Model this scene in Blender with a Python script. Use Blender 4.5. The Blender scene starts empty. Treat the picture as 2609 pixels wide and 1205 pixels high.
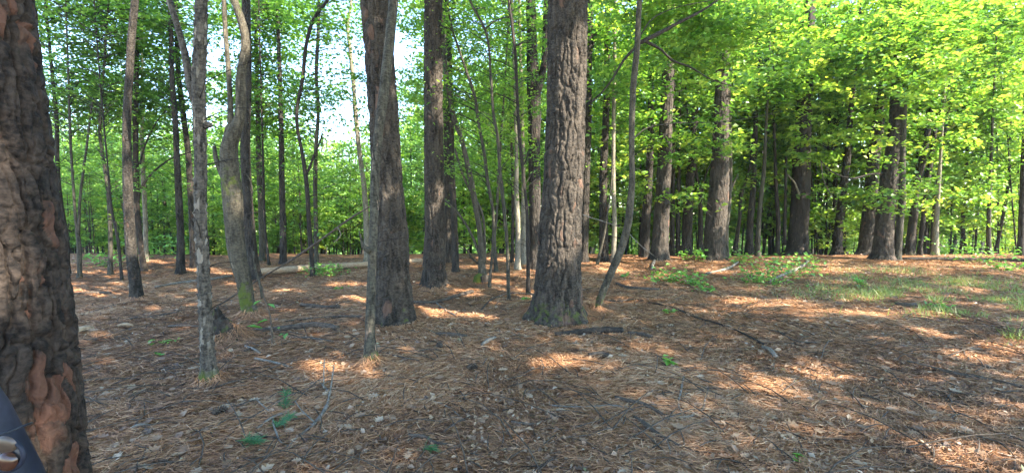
import bpy, math, random
import numpy as np
C = bpy.context.scene
COL = C.collection
rng = np.random.default_rng(7)
random.seed(7)
R = math.radians
HAZE = 0.0006

# ---------------------------------------------------------------- camera, world, sun, exposure
W, Hh, F = 2609.0, 1205.0, 1165.0
PITCH = math.atan((602.5 - 542.0) / F)
CAMZ = 1.5
cam = bpy.data.cameras.new('camera'); camo = bpy.data.objects.new('camera', cam); COL.objects.link(camo)
cam.sensor_width = 36; cam.lens = 36 * F / W; cam.clip_start = 0.05; cam.clip_end = 2000
camo.location = (0, 0, CAMZ); camo.rotation_euler = (R(90) - PITCH, 0, 0)
C.camera = camo

SUN_EL, SUN_AZ = R(42), R(120)            # azimuth clockwise from +Y (the view direction)
SUNV = np.array([math.cos(SUN_EL) * math.sin(SUN_AZ), math.cos(SUN_EL) * math.cos(SUN_AZ), math.sin(SUN_EL)])
w = bpy.data.worlds.new("World"); C.world = w; w.use_nodes = True
nt = w.node_tree; nt.nodes.clear()
sky = nt.nodes.new('ShaderNodeTexSky'); sky.sky_type = 'NISHITA'; sky.sun_disc = False
sky.sun_elevation = SUN_EL; sky.sun_rotation = SUN_AZ
sky.air_density = 1.0; sky.dust_density = 0.2; sky.ozone_density = 2.5
bg = nt.nodes.new('ShaderNodeBackground'); bg.inputs[1].default_value = 0.15
wo = nt.nodes.new('ShaderNodeOutputWorld')
nt.links.new(sky.outputs[0], bg.inputs[0]); nt.links.new(bg.outputs[0], wo.inputs[0])
sl = bpy.data.lights.new('sun', 'SUN'); sl.energy = 4.4; sl.angle = R(0.5); sl.color = (1.0, 0.91, 0.77)
so = bpy.data.objects.new('sun', sl); COL.objects.link(so)
from mathutils import Vector
so.rotation_euler = Vector(SUNV).to_track_quat('Z', 'Y').to_euler()
C.view_settings.view_transform = 'Standard'; C.view_settings.look = 'None'
C.view_settings.exposure = 2.8; C.view_settings.gamma = 1
C.view_settings.use_curve_mapping = False
cy = C.cycles
cy.use_denoising = True
cy.max_bounces = 8; cy.diffuse_bounces = 5; cy.glossy_bounces = 1; cy.transmission_bounces = 4
cy.transparent_max_bounces = 4; cy.caustics_reflective = False; cy.caustics_refractive = False
cy.sample_clamp_indirect = 6

# ---------------------------------------------------------------- numpy noise
def _h(ix, iy, iz, s):
    n = (ix * 374761393 + iy * 668265263 + iz * 2147483647 + s * 974634777).astype(np.int64) & 0xffffffff
    n = ((n ^ (n >> 13)) * 1274126177) & 0xffffffff
    n = ((n ^ (n >> 16)) * 2246822519) & 0xffffffff
    return ((n ^ (n >> 15)) & 0xffffff) / float(0xffffff)

def noise(x, y, z=0.0, s=0):
    x, y, z = np.broadcast_arrays(np.asarray(x, float), np.asarray(y, float), np.asarray(z, float))
    xi, yi, zi = np.floor(x).astype(np.int64), np.floor(y).astype(np.int64), np.floor(z).astype(np.int64)
    f = [x - xi, y - yi, z - zi]; f = [t * t * (3 - 2 * t) for t in f]
    r = 0
    for a in (0, 1):
        for b in (0, 1):
            for c in (0, 1):
                wgt = (f[0] if a else 1 - f[0]) * (f[1] if b else 1 - f[1]) * (f[2] if c else 1 - f[2])
                r = r + wgt * _h(xi + a, yi + b, zi + c, s)
    return r * 2 - 1

def fbm(x, y, z=0.0, s=0, o=3):
    r, a = 0, 1.0
    for k in range(o):
        r = r + a * noise(x * 2 ** k, y * 2 ** k, np.asarray(z) * 2 ** k, s + k * 7); a *= 0.5
    return r

def worley(u, v, pu, s=0):
    """F1, F2 and cell value; u periodic with integer period pu (in cells)."""
    ui, vi = np.floor(u).astype(np.int64), np.floor(v).astype(np.int64)
    f1 = np.full(u.shape, 9.0); f2 = np.full(u.shape, 9.0); cid = np.zeros(u.shape)
    for a in (-1, 0, 1):
        for b in (-1, 0, 1):
            cu, cv = ui + a, vi + b
            k = np.mod(cu, pu)
            px = cu + 0.15 + 0.7 * _h(k, cv, k * 0, s); py = cv + 0.15 + 0.7 * _h(k, cv, k * 0, s + 1)
            d = np.hypot(u - px, v - py); c = _h(k, cv, k * 0, s + 2)
            m = d < f1
            f2 = np.where(m, f1, np.minimum(f2, d)); cid = np.where(m, c, cid); f1 = np.where(m, d, f1)
    return f1, f2, cid

# ---------------------------------------------------------------- terrain and pixel helpers
MOUNDS = []      # x, y, radius, height
def H(x, y):
    x = np.asarray(x, float); y = np.asarray(y, float)
    d = np.hypot(x, y)
    h = 0.05 * noise(x * 0.35, y * 0.35, 0, 3) * np.clip(d / 5, 0, 1)
    far = np.maximum(0, np.maximum(y, .66 * d) - 15.5)
    h = h - 0.16 * far * far / (far + 4) * np.where(far > 20, (20 + (far - 20) * .35) / np.maximum(far, 1), 1)
    for mx, my, r, hh in MOUNDS:
        h = h + hh * np.exp(-((x - mx) ** 2 + (y - my) ** 2) / (r * r))
    return h

def Hfine(x, y):
    return H(x, y) + 0.022 * fbm(x * 2.2, y * 2.2, 0, 11, 3) + 0.008 * noise(x * 14, y * 14, 0, 5)

cp, sp_ = math.cos(PITCH), math.sin(PITCH)
def ray(px, py):
    a, b = (px - W / 2) / F, -(py - Hh / 2) / F
    return np.array([a, cp + b * sp_, -sp_ + b * cp])
def at(px, py, Y):
    d = ray(px, py); t = Y / d[1]
    return np.array([d[0] * t, Y, CAMZ + d[2] * t])
def gp(px, py):
    d = ray(px, py); z = 0.0
    for _ in range(12):
        t = (z - CAMZ) / d[2]; t = min(max(t, 0.5), 17.5); z = 0.5 * z + 0.5 * float(H(d[0] * t, d[1] * t))
    return np.array([d[0] * t, d[1] * t, float(H(d[0] * t, d[1] * t))])
def pxm(Y):          # metres per photo pixel at depth Y
    return Y / F

# ---------------------------------------------------------------- mesh helpers
def np_mesh(name, V, faces, mats, attrs=None, smooth=False, mat_idx=None):
    """faces: list of (M,k) index arrays"""
    me = bpy.data.meshes.new(name)
    V = np.ascontiguousarray(V, np.float32)
    me.vertices.add(len(V)); me.vertices.foreach_set('co', V.ravel())
    tot = sum(f.size for f in faces); me.loops.add(tot)
    me.loops.foreach_set('vertex_index', np.concatenate([f.ravel() for f in faces]).astype(np.int32))
    n = sum(len(f) for f in faces); me.polygons.add(n)
    st, o = [], 0
    for f in faces:
        st.append(o + np.arange(len(f)) * f.shape[1]); o += f.size
    me.polygons.foreach_set('loop_start', np.concatenate(st).astype(np.int32))
    if mat_idx is not None: me.polygons.foreach_set('material_index', mat_idx.astype(np.int32))
    if smooth: me.polygons.foreach_set('use_smooth', np.ones(n, bool))
    me.update(calc_edges=True)
    for m in (mats if isinstance(mats, (list, tuple)) else [mats]): me.materials.append(m)
    for k, (dom, arr) in (attrs or {}).items():
        at_ = me.attributes.new(k, 'FLOAT', dom); at_.data.foreach_set('value', np.ascontiguousarray(arr, np.float32))
    return me

def link(name, me, parent=None, loc=None):
    o = bpy.data.objects.new(name, me); COL.objects.link(o)
    if parent is not None:
        o.parent = parent; o.location = -np.array(parent.location) if loc is None else loc
    return o
def tag(o, label=None, cat=None, group=None, kind=None):
    if label: o['label'] = label
    if cat: o['category'] = cat
    if group: o['group'] = group
    if kind: o['kind'] = kind
    return o
def empty(name, loc, label, cat, group=None):
    o = bpy.data.objects.new(name, None); COL.objects.link(o); o.location = [float(v) for v in loc]
    return tag(o, label, cat, group)

def resample(P, Rr, n, smooth=True):
    P = np.asarray(P, float); Rr = np.asarray(Rr, float)
    if len(P) == 2: smooth = False
    d = np.r_[0, np.cumsum(np.linalg.norm(np.diff(P, axis=0), axis=1))]
    t = np.linspace(0, d[-1], n)
    if smooth:   # Hermite with finite-difference tangents
        m = np.gradient(P, d, axis=0)
        i = np.clip(np.searchsorted(d, t, side='right') - 1, 0, len(d) - 2)
        h = (d[i + 1] - d[i]); s = ((t - d[i]) / h)[:, None]; h = h[:, None]
        Q = (2*s**3 - 3*s**2 + 1) * P[i] + (s**3 - 2*s**2 + s) * h * m[i] + (-2*s**3 + 3*s**2) * P[i+1] + (s**3 - s**2) * h * m[i+1]
    else:
        Q = np.stack([np.interp(t, d, P[:, k]) for k in range(3)], 1)
    return Q, np.interp(t, d, Rr), t

def tube(P, Rr, nu, nv, disp=None, ref=None, closed_end=True, smooth=True):
    Q, rr, t = resample(P, Rr, nv, smooth)
    T = np.gradient(Q, axis=0); T /= np.linalg.norm(T, axis=1)[:, None] + 1e-9
    if ref is None:
        k = np.argmin(np.abs(T.mean(0))); ref = np.eye(3)[k]
    X = np.cross(T, ref); X /= np.linalg.norm(X, axis=1)[:, None]; Y = np.cross(T, X)
    a = np.arange(nu) / nu * 2 * math.pi
    A, TT = np.meshgrid(a, t); RR = np.repeat(rr[:, None], nu, 1)
    attrs = {}
    if disp is not None:
        RR, attrs = disp(A, TT, RR)
    V = Q[:, None, :] + RR[..., None] * (np.cos(A)[..., None] * X[:, None, :] + np.sin(A)[..., None] * Y[:, None, :])
    V = V.reshape(-1, 3)
    i = np.arange(nv - 1)[:, None] * nu; j = np.arange(nu)[None, :]; jn = (j + 1) % nu
    Fq = np.stack([i + j, i + jn, i + nu + jn, i + nu + j], -1).reshape(-1, 4)
    faces = [Fq]
    if closed_end:
        n0 = len(V); V = np.vstack([V, Q[0], Q[-1]])
        jj = np.arange(nu); jn = (jj + 1) % nu; b = (nv - 1) * nu
        faces.append(np.stack([jn, jj, np.full(nu, n0)], 1)); faces.append(np.stack([b + jj, b + jn, np.full(nu, n0 + 1)], 1))
        attrs = {k: np.r_[v.ravel(), v.ravel()[0], v.ravel()[-1]] for k, v in attrs.items()}
    else:
        attrs = {k: v.ravel() for k, v in attrs.items()}
    return V, faces, attrs

def merge(parts):
    Vs, tri, quad, o = [], [], [], 0
    at_ = {}
    keys = set().union(*[set(p[2]) for p in parts]) if parts else set()
    for V, fs, a in parts:
        Vs.append(V)
        for f in fs: (tri if f.shape[1] == 3 else quad).append(f + o)
        for k in keys: at_.setdefault(k, []).append(a.get(k, np.zeros(len(V))))
        o += len(V)
    faces = ([np.vstack(quad)] if quad else []) + ([np.vstack(tri)] if tri else [])
    return np.vstack(Vs), faces, {k: np.concatenate(v) for k, v in at_.items()}

# ---------------------------------------------------------------- materials
def mat(name):
    m = bpy.data.materials.new(name); m.use_nodes = True; t = m.node_tree; t.nodes.clear()
    o = t.nodes.new('ShaderNodeOutputMaterial')
    return m, t, o
def N(t, typ, **kw):
    n = t.nodes.new(typ)
    for k, v in kw.items():
        if k.startswith('i_'):
            key = k[2:]; key = int(key) if key.isdigit() else key
            n.inputs[key].default_value = v
        else: setattr(n, k, v)
    return n
def ramp(t, src, stops, interp='LINEAR'):
    r = t.nodes.new('ShaderNodeValToRGB'); r.color_ramp.interpolation = interp
    e = r.color_ramp.elements
    while len(e) < len(stops): e.new(0.5)
    for k, (p, c) in enumerate(stops):
        e[k].position = p; e[k].color = (*c, 1) if len(c) == 3 else c
    t.links.new(src, r.inputs[0]); return r
def mixc(t, f, a, b, mode='MIX'):
    m = t.nodes.new('ShaderNodeMix'); m.data_type = 'RGBA'; m.blend_type = mode
    for k, v in ((0, f), (6, a), (7, b)):
        if hasattr(v, 'links') or hasattr(v, 'is_linked'): t.links.new(v, m.inputs[k])
        else: m.inputs[k].default_value = v if k == 0 else (*v, 1)
    return m.outputs[2]

def bark_mat(name, base, light, red, redamt, scale=(9, 9, 2.4), bump=0.5, moss=(0.075, 0.095, 0.014), dist=0.02):
    m, t, o = mat(name)
    tc = N(t, 'ShaderNodeTexCoord'); mp = N(t, 'ShaderNodeMapping'); mp.inputs['Scale'].default_value = scale
    t.links.new(tc.outputs['Object'], mp.inputs[0])
    n1 = N(t, 'ShaderNodeTexNoise', i_Scale=1.3, i_Detail=8.0, i_Roughness=0.65); t.links.new(mp.outputs[0], n1.inputs[0])
    n2 = N(t, 'ShaderNodeTexNoise', i_Scale=9.0, i_Detail=5.0, i_Roughness=0.7); t.links.new(tc.outputs['Object'], n2.inputs[0])
    v = N(t, 'ShaderNodeTexVoronoi', feature='DISTANCE_TO_EDGE', i_Scale=1.6)
    wv = N(t, 'ShaderNodeVectorMath', operation='MULTIPLY_ADD')
    t.links.new(n2.outputs['Color'], wv.inputs[0]); wv.inputs[1].default_value = (.7, .7, .7); t.links.new(mp.outputs[0], wv.inputs[2])
    t.links.new(wv.outputs[0], v.inputs[0])
    mg = N(t, 'ShaderNodeMapping'); mg.inputs['Scale'].default_value = (30, 30, 60); t.links.new(tc.outputs['Object'], mg.inputs[0])
    n4 = N(t, 'ShaderNodeTexNoise', i_Scale=1.0, i_Detail=6.0, i_Roughness=0.7); t.links.new(mg.outputs[0], n4.inputs[0])
    mx_ = N(t, 'ShaderNodeMath', operation='ADD'); t.links.new(n1.outputs[0], mx_.inputs[0]); t.links.new(n4.outputs[0], mx_.inputs[1])
    c1 = ramp(t, mx_.outputs[0], [(0.41, base), (0.59, light)])
    hf_ = N(t, 'ShaderNodeMath', operation='MULTIPLY'); t.links.new(mx_.outputs[0], hf_.inputs[0]); hf_.inputs[1].default_value = .5; t.links.new(hf_.outputs[0], c1.inputs[0])
    pa = N(t, 'ShaderNodeAttribute', attribute_name='plate')
    pr = N(t, 'ShaderNodeMapRange'); pr.inputs[1].default_value = 1 - redamt; pr.inputs[2].default_value = min(1.0, 1 - redamt + 0.12)
    ad = N(t, 'ShaderNodeMath', operation='MULTIPLY_ADD'); t.links.new(n2.outputs[0], ad.inputs[0]); ad.inputs[1].default_value = 0.35
    sb = N(t, 'ShaderNodeMath', operation='SUBTRACT'); t.links.new(pa.outputs['Fac'], sb.inputs[0]); sb.inputs[1].default_value = 0.17
    t.links.new(sb.outputs[0], ad.inputs[2]); t.links.new(ad.outputs[0], pr.inputs[0])
    c2 = mixc(t, pr.outputs[0], c1.outputs[0], red)
    ma = N(t, 'ShaderNodeAttribute', attribute_name='moss')
    nm = N(t, 'ShaderNodeTexNoise', i_Scale=14.0, i_Detail=5.0); t.links.new(tc.outputs['Object'], nm.inputs[0])
    mm = N(t, 'ShaderNodeMath', operation='ADD'); t.links.new(ma.outputs['Fac'], mm.inputs[0]); t.links.new(nm.outputs[0], mm.inputs[1])
    mr = N(t, 'ShaderNodeMapRange'); mr.inputs[1].default_value = 0.85; mr.inputs[2].default_value = 1.1; t.links.new(mm.outputs[0], mr.inputs[0])
    c3 = mixc(t, mr.outputs[0], c2, moss)
    b = N(t, 'ShaderNodeBsdfPrincipled'); t.links.new(c3, b.inputs['Base Color']); b.inputs['Roughness'].default_value = 0.85
    b.inputs['Specular IOR Level'].default_value = 0.25
    bp = N(t, 'ShaderNodeBump', i_Strength=bump, i_Distance=dist)
    hs = N(t, 'ShaderNodeMapRange'); hs.inputs[2].default_value = 0.25; t.links.new(v.outputs['Distance'], hs.inputs[0])
    s2 = N(t, 'ShaderNodeMath', operation='ADD'); t.links.new(hs.outputs[0], s2.inputs[0]); t.links.new(mx_.outputs[0], s2.inputs[1])
    t.links.new(s2.outputs[0], bp.inputs['Height']); t.links.new(bp.outputs[0], b.inputs['Normal'])
    t.links.new(b.outputs[0], o.inputs[0])
    return m

M = {}
M['pine'] = bark_mat('pine_bark', (0.008, 0.0065, 0.005), (0.080, 0.064, 0.049), (0.11, 0.065, 0.045), 0.22, bump=0.6)
M['pine_near'] = bark_mat('near_pine_bark', (0.004, 0.003, 0.0025), (0.046, 0.033, 0.025), (0.088, 0.042, 0.027), 0.28, scale=(14, 14, 9), bump=0.5, moss=(0.08, 0.10, 0.05), dist=0.010)
M['pine_far'] = bark_mat('far_pine_bark', (0.009, 0.0075, 0.006), (0.074, 0.061, 0.048), (0.11, 0.062, 0.042), 0.22, bump=0.9, dist=0.03)
M['grey'] = bark_mat('grey_bark', (0.014, 0.012, 0.008), (0.085, 0.075, 0.053), (0.2, 0.14, 0.1), 0.05, scale=(22, 22, 4), bump=0.5, dist=0.008)
M['shaggy'] = bark_mat('shaggy_bark', (0.016, 0.014, 0.011), (0.115, 0.099, 0.080), (0.20, 0.175, 0.14), 0.2, scale=(20, 20, 5), bump=0.6, dist=0.012)
M['mossy'] = bark_mat('mossy_bark', (0.026, 0.022, 0.015), (0.105, 0.090, 0.064), (0.16, 0.13, 0.09), 0.1, scale=(16, 16, 5), bump=0.6, dist=0.012)
M['dark'] = bark_mat('dark_bark', (0.010, 0.008, 0.006), (0.048, 0.038, 0.030), (0.12, 0.085, 0.06), 0.1, scale=(20, 20, 5), bump=0.5, dist=0.01)
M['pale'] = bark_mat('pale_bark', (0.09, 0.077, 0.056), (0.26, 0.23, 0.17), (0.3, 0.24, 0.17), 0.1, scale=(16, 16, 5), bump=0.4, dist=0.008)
M['wood'] = bark_mat('peeled_wood', (0.24, 0.16, 0.10), (0.42, 0.31, 0.2), (0.35, 0.22, 0.13), 0.1, scale=(5, 20, 20), bump=0.4, dist=0.01)
M['stick'] = bark_mat('stick_bark', (0.034, 0.025, 0.018), (0.115, 0.088, 0.066), (0.1, 0.07, 0.05), 0.1, scale=(20, 20, 20), bump=0.4, dist=0.005)
M['palestick'] = bark_mat('pale_stick_bark', (0.09, 0.078, 0.062), (0.24, 0.21, 0.17), (0.2, 0.17, 0.12), 0.1, scale=(20, 20, 20), bump=0.4, dist=0.005)

def leaf_mat(name, stops, trans=0.5, gloss=0.06, tboost=(1.25, 1.3, 0.75)):
    m, t, o = mat(name)
    a = N(t, 'ShaderNodeAttribute', attribute_name='hue')
    c = ramp(t, a.outputs['Fac'], stops)
    d = N(t, 'ShaderNodeBsdfDiffuse'); t.links.new(c.outputs[0], d.inputs[0])
    tr = N(t, 'ShaderNodeBsdfTranslucent')
    tcol = mixc(t, 1.0, c.outputs[0], tboost, 'MULTIPLY'); t.links.new(tcol, tr.inputs[0])
    x = N(t, 'ShaderNodeMixShader'); x.inputs[0].default_value = trans
    t.links.new(d.outputs[0], x.inputs[1]); t.links.new(tr.outputs[0], x.inputs[2])
    g = N(t, 'ShaderNodeBsdfGlossy', i_Roughness=0.45); g.inputs[0].default_value = (.8, .8, .8, 1)
    y = N(t, 'ShaderNodeMixShader'); y.inputs[0].default_value = gloss
    t.links.new(x.outputs[0], y.inputs[1]); t.links.new(g.outputs[0], y.inputs[2])
    t.links.new(y.outputs[0], o.inputs[0]); return m
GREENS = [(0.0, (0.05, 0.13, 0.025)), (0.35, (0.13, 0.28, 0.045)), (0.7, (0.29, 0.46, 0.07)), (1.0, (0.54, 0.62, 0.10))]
M['leaf'] = leaf_mat('green_leaves', GREENS)
M['leaf_near'] = leaf_mat('sapling_leaves', [(0.0, (0.09, 0.25, 0.05)), (0.6, (0.17, 0.40, 0.07)), (1.0, (0.3, 0.52, 0.09))], trans=0.4)
M['leaf_far'] = leaf_mat('far_leaves', [(0.0, (0.09, 0.21, 0.07)), (0.5, (0.25, 0.44, 0.12)), (1.0, (0.52, 0.64, 0.20))])  # paler than the nearer leaves: distance haze and glow put into the colour
M['bluegreen'] = leaf_mat('blue_green_needles', [(0.0, (0.04, 0.15, 0.05)), (1.0, (0.10, 0.28, 0.09))], trans=0.3)
M['grass'] = leaf_mat('grass_blades', [(0.0, (0.13, 0.20, 0.05)), (0.75, (0.27, 0.36, 0.09)), (1.0, (0.42, 0.33, 0.16))], trans=0.35)
M['needle'] = leaf_mat('pine_straw_needles', [(0.0, (0.06, 0.030, 0.018)), (0.45, (0.40, 0.200, 0.092)), (0.8, (0.58, 0.32, 0.16)), (1.0, (0.66, 0.46, 0.28))], trans=0.12, gloss=0.05, tboost=(1, 1, 1))
M['deadleaf'] = leaf_mat('dead_leaves', [(0.0, (0.07, 0.045, 0.03)), (0.35, (0.24, 0.135, 0.075)), (0.7, (0.37, 0.24, 0.14)), (0.92, (0.42, 0.33, 0.235)), (1.0, (0.24, 0.26, 0.10))], trans=0.12, gloss=0.05, tboost=(1, 1, 1))

def ground_mat():
    m, t, o = mat('pine_straw_ground')
    tc = N(t, 'ShaderNodeTexCoord')
    n1 = N(t, 'ShaderNodeTexNoise', i_Scale=0.7, i_Detail=6.0); t.links.new(tc.outputs['Object'], n1.inputs[0])
    n2 = N(t, 'ShaderNodeTexNoise', i_Scale=38.0, i_Detail=6.0, i_Roughness=0.75); t.links.new(tc.outputs['Object'], n2.inputs[0])
    mp = N(t, 'ShaderNodeMapping'); mp.inputs['Scale'].default_value = (16, 60, 16); t.links.new(tc.outputs['Object'], mp.inputs[0])
    n3 = N(t, 'ShaderNodeTexNoise', i_Scale=1.0, i_Detail=4.0, i_Distortion=1.5); t.links.new(mp.outputs[0], n3.inputs[0])
    c1 = ramp(t, n2.outputs[0], [(0.3, (0.05, 0.032, 0.022)), (0.5, (0.25, 0.125, 0.065)), (0.66, (0.42, 0.235, 0.125)), (0.78, (0.44, 0.35, 0.26))])
    c2 = ramp(t, n3.outputs[0], [(0.35, (0.09, 0.055, 0.036)), (0.65, (0.40, 0.21, 0.11))])
    c3 = mixc(t, 0.5, c1.outputs[0], c2.outputs[0])
    c4 = ramp(t, n1.outputs[0], [(0.35, (0.75, 0.72, 0.72)), (0.65, (1.15, 1.1, 1.05))])
    c5 = mixc(t, 1.0, c3, c4.outputs[0], 'MULTIPLY')
    # green field beyond the wood
    ga = N(t, 'ShaderNodeAttribute', attribute_name='green')
    gn = ramp(t, n2.outputs[0], [(0.3, (0.06, 0.12, 0.03)), (0.7, (0.16, 0.25, 0.06))])
    c6 = mixc(t, ga.outputs['Fac'], c5, gn.outputs[0])
    b = N(t, 'ShaderNodeBsdfPrincipled'); t.links.new(c6, b.inputs['Base Color']); b.inputs['Roughness'].default_value = 0.95
    b.inputs['Specular IOR Level'].default_value = 0.1
    bp = N(t, 'ShaderNodeBump', i_Strength=0.8, i_Distance=0.03); ad = N(t, 'ShaderNodeMath', operation='ADD')
    t.links.new(n2.outputs[0], ad.inputs[0]); t.links.new(n3.outputs[0], ad.inputs[1]); t.links.new(ad.outputs[0], bp.inputs['Height'])
    t.links.new(bp.outputs[0], b.inputs['Normal']); t.links.new(b.outputs[0], o.inputs[0])
    return m
M['ground'] = ground_mat()

# ---------------------------------------------------------------- gaps cut in the leaves to place sun patches
GROUND_GAPS = []   # x, y, rx, ry on the ground
def ggap(px, py, wpx, dpy):
    c = gp(px, py); e = gp(px + wpx / 2, py); a = gp(px, py - dpy / 2); b = gp(px, py + dpy / 2)
    GROUND_GAPS.append((c[0], c[1], abs(e[0] - c[0]), abs(a[1] - b[1]) / 2))
for g in [(880, 955, 150, 36), (800, 935, 90, 20), (1455, 932, 120, 30), (1390, 925, 60, 16), (2075, 942, 170, 30), (1930, 975, 70, 46), (1945, 1000, 50, 20),
          (2110, 800, 260, 14), (1960, 775, 190, 22), (2290, 800, 240, 16), (1870, 765, 90, 10), (2540, 885, 130, 12), (2480, 912, 110, 8), (1105, 806, 60, 10),
          (1180, 748, 90, 12), (450, 782, 90, 12), (1330, 702, 190, 14), (1550, 690, 130, 12), (230, 745, 90, 14), (260, 708, 60, 8), (330, 724, 110, 8), (420, 668, 160, 8),
          (900, 722, 130, 12), (760, 742, 100, 8), (560, 700, 80, 14), (620, 720, 60, 10), (2130, 690, 130, 12), (2330, 672, 200, 8), (2000, 690, 80, 10), (2500, 680, 200, 10),
          (1090, 720, 60, 8), (1820, 695, 90, 10), (2200, 760, 120, 10), (1700, 700, 60, 10), (480, 745, 80, 8), (1260, 720, 80, 10),
          (2350, 850, 60, 6), (1780, 800, 70, 10), (2250, 925, 60, 8)]: ggap(*g)
RAY_GAPS = []      # point, radius
def rgap(px, py, Y, r): RAY_GAPS.append((at(px, py, Y), r))

def gap_keep(P, dens=None):
    """True where a leaf at P does not close one of the gaps"""
    k = P[:, 2] / SUNV[2]
    fx, fy = P[:, 0] - SUNV[0] * k, P[:, 1] - SUNV[1] * k
    keep = np.ones(len(P), bool); rs_ = np.random.default_rng(5)
    for x, y, rx, ry in GROUND_GAPS:
        q = ((fx - x) / (rx * .9 + .06)) ** 2 + ((fy - y) / (max(ry, 0.14) + .09)) ** 2
        keep &= (q > 1 + 0.7 * noise(fx * 4, fy * 4, 0, 9)) | (rs_.random(len(P)) < .12)
    for p, r in RAY_GAPS:
        d = P - p; s = d @ SUNV; q = np.linalg.norm(d - s[:, None] * SUNV, axis=1)
        keep &= ~((s > 0.3) & (q < (r + .24) * (1 + 0.25 * noise(P[:, 0] * 6, P[:, 1] * 6, P[:, 2] * 6, 4))))
    return keep

# ---------------------------------------------------------------- leaves
def leaf_geo(P, size, flat=0.45, droop=0.25, wid=0.32, r=rng, hue=None):
    n = len(P)
    ph = r.uniform(0, 2 * math.pi, n)
    nrm = np.stack([r.normal(0, flat, n), r.normal(0, flat, n), np.ones(n)], 1); nrm /= np.linalg.norm(nrm, axis=1)[:, None]
    d = np.stack([np.cos(ph), np.sin(ph), -droop * np.ones(n)], 1)
    d -= (d * nrm).sum(1)[:, None] * nrm; d /= np.linalg.norm(d, axis=1)[:, None]
    s = np.cross(nrm, d); L = (size * r.uniform(0.5, 1.5, n))[:, None]
    V = np.empty((n, 4, 3), np.float32)
    V[:, 0] = P - 0.5 * L * d
    V[:, 1] = P - 0.05 * L * d + wid * L * s + 0.10 * L * nrm
    V[:, 2] = P + 0.5 * L * d - 0.08 * L * nrm
    V[:, 3] = P - 0.05 * L * d - wid * L * s + 0.10 * L * nrm
    i = np.arange(n)[:, None] * 4
    f = np.concatenate([i + [0, 1, 2], i + [0, 2, 3]], 1).reshape(-1, 3)
    return V.reshape(-1, 3), f, np.repeat(hue if hue is not None else r.random(n), 2)

def spray_points(cen, rad, per, r=rng, thick=0.12):
    """flat, slightly tilted sprays of leaves round each centre"""
    n = len(cen); cen = np.repeat(cen, per, 0); rad = np.repeat(rad, per)
    a = r.uniform(0, 2 * math.pi, n * per); q = np.sqrt(r.random(n * per)) * rad
    tx = np.repeat(r.normal(0, 0.22, n), per); ty = np.repeat(r.normal(0, 0.22, n), per)
    x, y = q * np.cos(a), q * np.sin(a)
    el = np.repeat(r.uniform(0.45, 1.0, n), per); th = np.repeat(r.uniform(0, math.pi, n), per)
    x, y = x * np.cos(th) - y * el * np.sin(th), x * np.sin(th) + y * el * np.cos(th)
    z = tx * x + ty * y + r.normal(0, 1, n * per) * thick * rad - 0.12 * q * q / (rad + 1e-6)
    return cen + np.stack([x, y, z], 1)

def ell(blob, n, r=rng):
    """random points inside an ellipsoid (c, radii)"""
    c, rad = blob; v = r.normal(0, 1, (n, 3)); v /= np.linalg.norm(v, axis=1)[:, None]
    return np.asarray(c) + v * np.asarray(rad) * (r.random(n) ** 0.42)[:, None]

def twigs(A, B, r0, r1, seg=3):
    """thin three-sided twigs from A to B, sagging a little, all at once"""
    n = len(A); mid = (A + B) / 2; L = np.linalg.norm(B - A, axis=1)
    mid = mid + np.stack([rng.normal(0, .06, n) * L, rng.normal(0, .06, n) * L, 0.10 * L], 1)
    pts = [A, (A + 2 * mid) / 3, (2 * mid + B) / 3, B]; rad = [r0, r0 * .7 + r1 * .3, r0 * .3 + r1 * .7, r1]
    T = B - A; T = T / (L[:, None] + 1e-9); ref = np.where(np.abs(T[:, 2:3]) > 0.8, [[1., 0, 0]], [[0, 0, 1.]])
    X = np.cross(T, ref); X /= np.linalg.norm(X, axis=1)[:, None] + 1e-9; Y = np.cross(T, X)
    V = np.empty((n, 4, 3, 3))
    for k in range(4):
        for j in range(3):
            a = j * 2.0944
            V[:, k, j] = pts[k] + rad[k] * (math.cos(a) * X + math.sin(a) * Y)
    base = np.arange(n)[:, None] * 12; f = []
    for k in range(3):
        for j in range(3):
            jn = (j + 1) % 3
            f.append(base + [k * 3 + j, k * 3 + jn, (k + 1) * 3 + jn, (k + 1) * 3 + j])
    return V.reshape(-1, 3), [np.stack(f, 1).reshape(-1, 4)], {}

# ================================================================ GROUND
main_b = gp(1418, 806); big_b = gp(1005, 812)
MOUNDS += [(main_b[0], main_b[1] + .1, 0.62, 0.10), (big_b[0], big_b[1] + .1, 0.5, 0.07)]
u = np.linspace(-1, 1, 420); xs = 90 * np.sinh(3.6 * u) / math.sinh(3.6)
v = np.linspace(0, 1, 520); ys = -6 + 116 * np.sinh(3.2 * v) / math.sinh(3.2)
X, Y = np.meshgrid(xs, ys); Z = Hfine(X, Y)
V = np.stack([X, Y, Z], -1).reshape(-1, 3)
nx = len(xs); i = (np.arange(len(ys) - 1)[:, None] * nx + np.arange(nx - 1)[None]).ravel()
Fg = np.stack([i, i + 1, i + nx + 1, i + nx], 1)
dd = np.maximum(Y, .66 * np.hypot(X, Y)); gr = np.clip((dd - 19 + 3 * noise(X * .3, Y * .3, 0, 2)) / 5, 0, 1) * 0.9
gme = np_mesh('forest_floor', V, [Fg], M['ground'], {'green': ('POINT', gr.ravel())}, smooth=True)
tag(link('ground', gme), 'forest floor covered in reddish brown pine straw', 'ground', kind='structure')

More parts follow.
